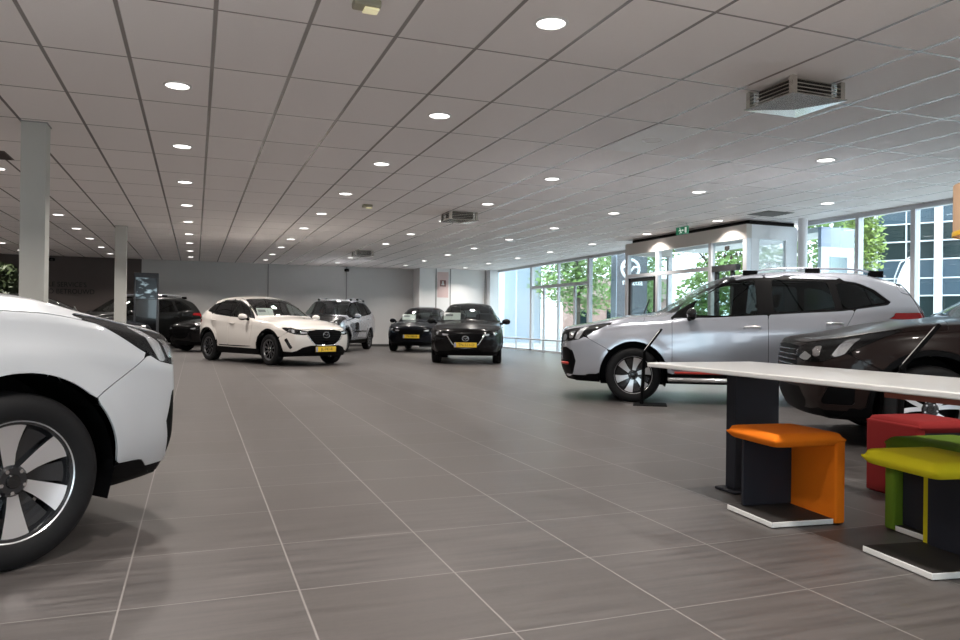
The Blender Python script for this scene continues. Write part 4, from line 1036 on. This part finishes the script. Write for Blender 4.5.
def info_stand(x, y, rz, lab, zk=.66):
    r = thing('info_stand', lab, 'information stand', (x, y, 0), rz, 'black information stands beside cars')
    mb = MB(); mb.bbox(-.10, -.17, .0005, .30, .17, .012, .004, 1); mb.build('base_plate', M_BLACK, r)
    mb = MB(); mb.tube([(.0, 0, .01), (.03, 0, zk)], .022, 8); mb.build('pole', M_BLACK, r)
    M = Matrix.Translation((.03, 0, zk)) @ Matrix.Rotation(math.radians(-35 + 90 - 18), 4, 'Y')
    M = Matrix.Translation((.02, 0, zk - .02)) @ Matrix.Rotation(math.radians(36), 4, 'Y')
    mb = MB(); mb.bbox(-.012, -.11, 0, .012, .11, .36, .004, 1, 0, M); p = mb.build('sign_frame', M_BLACK, r)
    mb = MB(); mb.box(-.0135, -.09, .03, -.0122, .09, .33, 0, M); mb.build('sign_sheet', M_PAPER, p)
info_stand(5.13, 7.90, R_(-33), 'black tilted information stand before the front wheel of the silver car')
info_stand(4.30, 3.62, R_(-50.5), 'black tilted information stand before the brown car', .74)
# kiosk with screen
r = thing('display_kiosk', 'dark upright display kiosk with lit screen beside the far column', 'display', (-1.29, 22.95, 0), R_(-4))
mb = MB(); mb.bbox(-.32, -.06, .02, .32, .10, 2.24, .015, 2); mb.build('housing', mat('kiosk_grey', (.085, .09, .10), .4, .3), r)
mb = MB(); mb.bbox(-.36, -.16, .0005, .36, .2, .0195, .008, 1); mb.build('foot_plate', M_BLACK, r)
ms = mat('kiosk_screen', (.02, .025, .03), .15, emit=(.5, .75, .9), emit_s=.6)
n, l = nodes(ms); tc = n.new('ShaderNodeTexCoord'); mp = n.new('ShaderNodeMapping'); mp.inputs['Scale'].default_value = (1.6, 1, 3.2); nt = n.new('ShaderNodeTexNoise'); nt.inputs['Scale'].default_value = 2.2; nt.inputs['Detail'].default_value = 3
cr = n.new('ShaderNodeValToRGB'); cr.color_ramp.elements[0].position = .50; cr.color_ramp.elements[0].color = (.01, .012, .015, 1); cr.color_ramp.elements[1].position = .64; cr.color_ramp.elements[1].color = (.55, .72, .80, 1)
l.new(tc.outputs['Object'], mp.inputs[0]); l.new(mp.outputs[0], nt.inputs['Vector']); l.new(nt.outputs[0], cr.inputs[0]); l.new(cr.outputs[0], n['Principled BSDF'].inputs['Emission Color'])
mb = MB(); mb.box(-.27, -.066, 1.52, .27, -.061, 2.10); mb.build('screen', ms, r)
mb = MB(); mb.box(-.27, -.0655, .30, .27, -.061, 1.50); mb.build('dark_panel', M_BLACKGLOSS, r)
# plant behind the near column
M_LEAF = noise_mat('houseplant_leaf', (0.012, 0.022, 0.006), (0.022, 0.032, 0.01), 9, .5)
def leaf_cloud(mb, cen, rad, n, size, rng, flat=1.0):
    for _ in range(n):
        d = Vector((rng.gauss(0, 1), rng.gauss(0, 1), rng.gauss(0, 1) * flat)); d.normalize(); q = Vector(cen) + Vector((d.x * rad[0], d.y * rad[1], d.z * rad[2])) * (rng.random() ** .33)
        a = Vector((rng.gauss(0, 1), rng.gauss(0, 1), rng.gauss(0, 1))).normalized(); b = a.orthogonal().normalized(); s = size * (.6 + .8 * rng.random())
        mb.add([q - a * s, q + b * s * .45, q + a * s, q - b * s * .45], [(0, 1, 2, 3)])
rng = random.Random(3)
r = thing('potted_plant', 'dark green potted plant behind the near square column', 'plant', (-5.1, 24.6, 0), 0)
mb = MB(); mb.lathe([(.0, .002), (.22, .002), (.30, .5), (.27, .5), (.25, .45), (.0, .45)], 24, 'z'); mb.build('pot', M_ANTHRACITE, r, True, 40)
mb = MB(); leaf_cloud(mb, (0, 0, 1.75), (.55, .55, .75), 500, .12, rng); mb.build('foliage', M_LEAF, r)
mb = MB(); mb.tube([(0, 0, .45), (.03, .02, 1.0), (0, 0, 1.8)], [.035, .03, .015], 8); mb.build('stem', M_ANTHRACITE, r)

# ------------------------------------------------------------------ outside
mb = MB(); mb.box(XR + .3, -40, -.4, 90, 120, -.06); mb.box(-60, -60, -.4, 90, YF - .4, -.06)
struct(mb.build('ground_outside', noise_mat('paving_outside', (0.46, 0.46, 0.45), (0.52, 0.515, 0.50), 1.5, .8)))
WHITE_COLS = ((-1.27, -1.0), (1.02, 1.20), (-8.4, -8.0), (-4.9, -4.6), (2.45, 2.7))
# office building across the street: its front runs along direction a
def wallbox(mb, s0, s1, z0, z1, d0, d1, mi=0): mb.box(s0, d0, z0, s1, d1, z1, mi)
ob = thing('office_building', 'blue-grey panelled office building seen through the right windows', 'building', (26.5, 22.0, 0), math.atan2(.875, -.485))
M_BPANEL = noise_mat('blue_grey_panel', (0.042, 0.074, 0.108), (0.052, 0.086, 0.12), 2, .45)
M_BGLASS = mat('office_glass', (0.02, 0.035, 0.038), .2, .0, .0, spec=.25)
M_BWHITE = mat('white_cladding', (0.80, 0.83, 0.88), .5)
mb = MB(); wallbox(mb, -30, 2.7, -.05, 9.5, -8, -.25); mb.build('wall', M_BPANEL, ob)
# local x runs along the front, local +y faces the viewer
for (z0, z1) in ((4.95, 6.6), (2.75, 3.42), (3.45, 4.1 - .02)):
    pass
for k, (z0, z1) in enumerate(((6.35, 7.5), (5.15, 5.75), (2.95, 3.65), (2.28, 2.92))):
    mb = MB(); wallbox(mb, -30, 2.7, z0, z1, -.25, -.10); mb.build('spandrel', M_BPANEL, ob)
for k in range(-11, 1):
    x0 = k * 2.6
    for z0, z1 in ((3.72, 4.38), (4.44, 5.1), (.35, 1.25), (1.3, 2.2)):
        mb = MB(); wallbox(mb, x0 + .05, x0 + 2.55, z0, z1, -.24, -.16); w = mb.build('window', M_BGLASS, ob)
    mb = MB(); wallbox(mb, x0 - .02, x0 + .02, 0, 7.5, -.2, -.05); mb.build('mullion', M_BWHITE, ob)
for z in (2.25, 2.94, 3.68, 4.41, 5.12, 5.78, 1.27):
    mb = MB(); wallbox(mb, -30, 2.7, z - .025, z + .025, -.22, -.06); mb.build('band', M_BWHITE, ob)
for s0, s1 in WHITE_COLS:
    mb = MB(); wallbox(mb, s0, s1, -.04, 8, -.10, .12); mb.build('pilaster', M_BWHITE, ob)
# light neighbouring facade behind the far left windows
nb = thing('neighbour_building', 'pale blue clad neighbouring building beyond the far windows', 'building', (0, 36, 0), 0)
mb = MB(); mb.box(8, 0, -.06, 17.1, 8, 8); mb.build('wall', mat('pale_blue_cladding', (.46, .54, .68), .5), nb)
for k in range(9):
    mb = MB(); mb.box(9.0 + k * .95, -.04, 0, 9.0 + k * .95 + (.30 if k % 3 == 0 else .05), -.001, 8); mb.build('joint_strip', M_BWHITE, nb)
# pylon sign
py = thing('pylon_sign', 'tall grey pylon with white winged ring and lettering outside the entrance', 'sign', (0, 18.95, 0), 0)
mb = MB(); mb.box(11.42, 0, -.06, 12.45, .30, 4.6); mb.build('slab', mat('pylon_grey', (.12, .125, .145), .4), py)
mb = MB(); mb.box(11.405, .0, -.06, 11.4195, .30, 4.6); mb.build('edge_trim', mat('pylon_edge', (.62, .70, .82), .4), py)  # lit side of the slab, its brightness put into the colour
LX, LZ, Rr = 11.86, 2.59, .27
mb = MB(); mb.tube([(LX + Rr * 1.08 * math.cos(t), -.012, LZ + Rr * math.sin(t)) for t in np.linspace(0, 2 * math.pi, 33)], .045, 8)
mb.tube([(LX - .24, -.012, LZ + .06), (LX - .12, -.012, LZ + .06), (LX, -.012, LZ - .10), (LX + .12, -.012, LZ + .06), (LX + .24, -.012, LZ + .06)], .035, 8)
mb.build('emblem', mat('sign_face_white', (.9, .9, .92), .4, emit=(1, 1, 1), emit_s=.8), py, True)
t = text_obj('brand_lettering', 'mazda', .27, Matrix.Identity(4), MATS['sign_face_white'], py, .012)
t.matrix_basis = face_matrix((11.94, -.014, 2.20), (0, -1, 0))
# feather flag
fl = thing('feather_flag', 'white feather flag with grey emblem on a pole outside', 'flag', (13.77, 11.72, -.05), R_(-25))
mb = MB(); mb.tube([(.0, 0, 0), (.0, 0, 1.6), (.03, 0, 2.1), (.14, 0, 2.40), (.34, 0, 2.52)], .014, 8); mb.build('pole', M_ALU, fl, True)
prof = [(.015, .55), (.40, .50), (.43, 1.2), (.44, 1.8), (.42, 2.2), (.35, 2.50), (.15, 2.39), (.045, 2.1), (.015, 1.6)]
prof = [(-x, z) for x, z in prof]
mb = MB(); N_ = 14
V = []; 
for i in range(N_ + 1):
    z = .5 + (2.48 - .5) * i / N_; xl = .015 if z < 1.6 else .015 + .30 * ((z - 1.6) / .9) ** 2.4; xr = .44 - .06 * max(0, (z - 2.2) / .3) ** 2
    for j in range(7):
        u = xl + (max(xr, xl + .01) - xl) * j / 6; V.append((u, .03 * math.sin(u * 9 + z * 2), z))
F = [(i * 7 + j, i * 7 + j + 1, (i + 1) * 7 + j + 1, (i + 1) * 7 + j) for i in range(N_) for j in range(6)]
B_ = len(V); V2 = V + [(x, y + .004, z) for x, y, z in V]
o = obj('cloth', V2, F + [tuple(B_ + k for k in q[::-1]) for q in F], mat('flag_white', (.80, .82, .88), .7), fl, True)
mb = MB(); mb.tube([(.22 + .13 * math.cos(t), -.028, 1.35 + .11 * math.sin(t)) for t in np.linspace(0, 2 * math.pi, 21)], .014, 6); mb.tube([(.1, -.028, 1.38), (.22, -.028, 1.29), (.34, -.028, 1.38)], .012, 6); mb.build('emblem', mat('emblem_grey', (.35, .36, .40), .5), fl, True)
# trees
M_TRUNK = noise_mat('tree_bark', (.09, .075, .06), (.14, .12, .10), 12, .9)
M_TREE = noise_mat('tree_leaf', (.16, .30, .07), (.26, .40, .12), 3, .55)
M_TREE2 = noise_mat('tree_leaf_pale', (.26, .36, .08), (.34, .44, .12), 3, .55)
def tree(x, y, h, rad, lab, m, n=1500, seed=1, low=.38, leaf=.26):
    rg = random.Random(seed); r = thing('street_tree', lab, 'tree', (x, y, -.05), 0, 'trees outside')
    mb = MB(); mb.tube([(0, 0, 0), (.05, .03, h * .3), (-.04, .05, h * .6), (0, 0, h * .85)], [.17, .13, .09, .03], 8)
    for k in range(5):
        a = k * 1.3; mb.tube([(0, 0, h * (.32 + .07 * k)), (rad * .5 * math.cos(a), rad * .5 * math.sin(a), h * (.5 + .07 * k))], [.06, .02], 6)
    mb.build('trunk', M_TRUNK, r, True)
    mb = MB()
    for k in range(9):
        a = rg.random() * 6.3; q = rad * .55 * rg.random() ** .5
        leaf_cloud(mb, (q * math.cos(a), q * math.sin(a), h * (low + (1 - low) * (k + .5) / 9)), (rad * .62, rad * .62, h * .13), n // 9, leaf, rg)
    mb.build('crown', m, r)
tree(18.3, 34.2, 8, 2.6, 'green tree behind the double door at the far windows', M_TREE, 5200, 1, .26, .15)
tree(22.6, 37.5, 9, 2.6, 'green tree between the far windows and the grey pylon', M_TREE, 5200, 2, .30, .15)
tree(16.9, 26.0, 7.5, 1.7, 'green tree seen through the left vestibule glass', M_TREE, 4600, 3, .20, .13)
tree(20.6, 26.4, 7.5, 2.3, 'green tree seen through the wide vestibule pane', M_TREE, 6000, 7, .16, .14)
tree(21.0, 21.6, 7.5, 1.7, 'green tree seen above the sliding door', M_TREE, 4600, 5, .16, .13)
tree(20.55, 18.75, 5.6, .75, 'pale green tree before the blue-grey office building', M_TREE2, 3000, 6, .60, .09)
# hedge, pale wall and bollards across the street
mb = MB(); rg = random.Random(9)
hd = thing('hedge', 'low green hedge across the street beyond the far windows', 'hedge', (22.5, 31.5, -.06), R_(-60))
leaf_cloud(mb, (0, 0, .6), (4.2, .7, .65), 3600, .11, rg); mb.build('foliage', M_TREE, hd)
hs = thing('brick_house', 'small pale pink house far behind the trees', 'house', (27.5, 46, -.06), R_(-30))
mb = MB(); mb.box(-3.5, -2, 0, 3.5, 2, 2.7); mb.build('wall', mat('pale_brick', (.58, .38, .33), .8), hs)
mb = MB(); mb.prism([(-2.3, 2.7), (2.3, 2.7), (0, 4.2)], -3.7, 3.7, 'x'); mb.build('roof', mat('roof_tile', (.30, .22, .19), .8), hs)
for x in (-2, 0, 2):
    mb = MB(); mb.box(x - .5, -2.03, .9, x + .5, -2.0, 2.0); mb.build('window', M_BGLASS, hs)
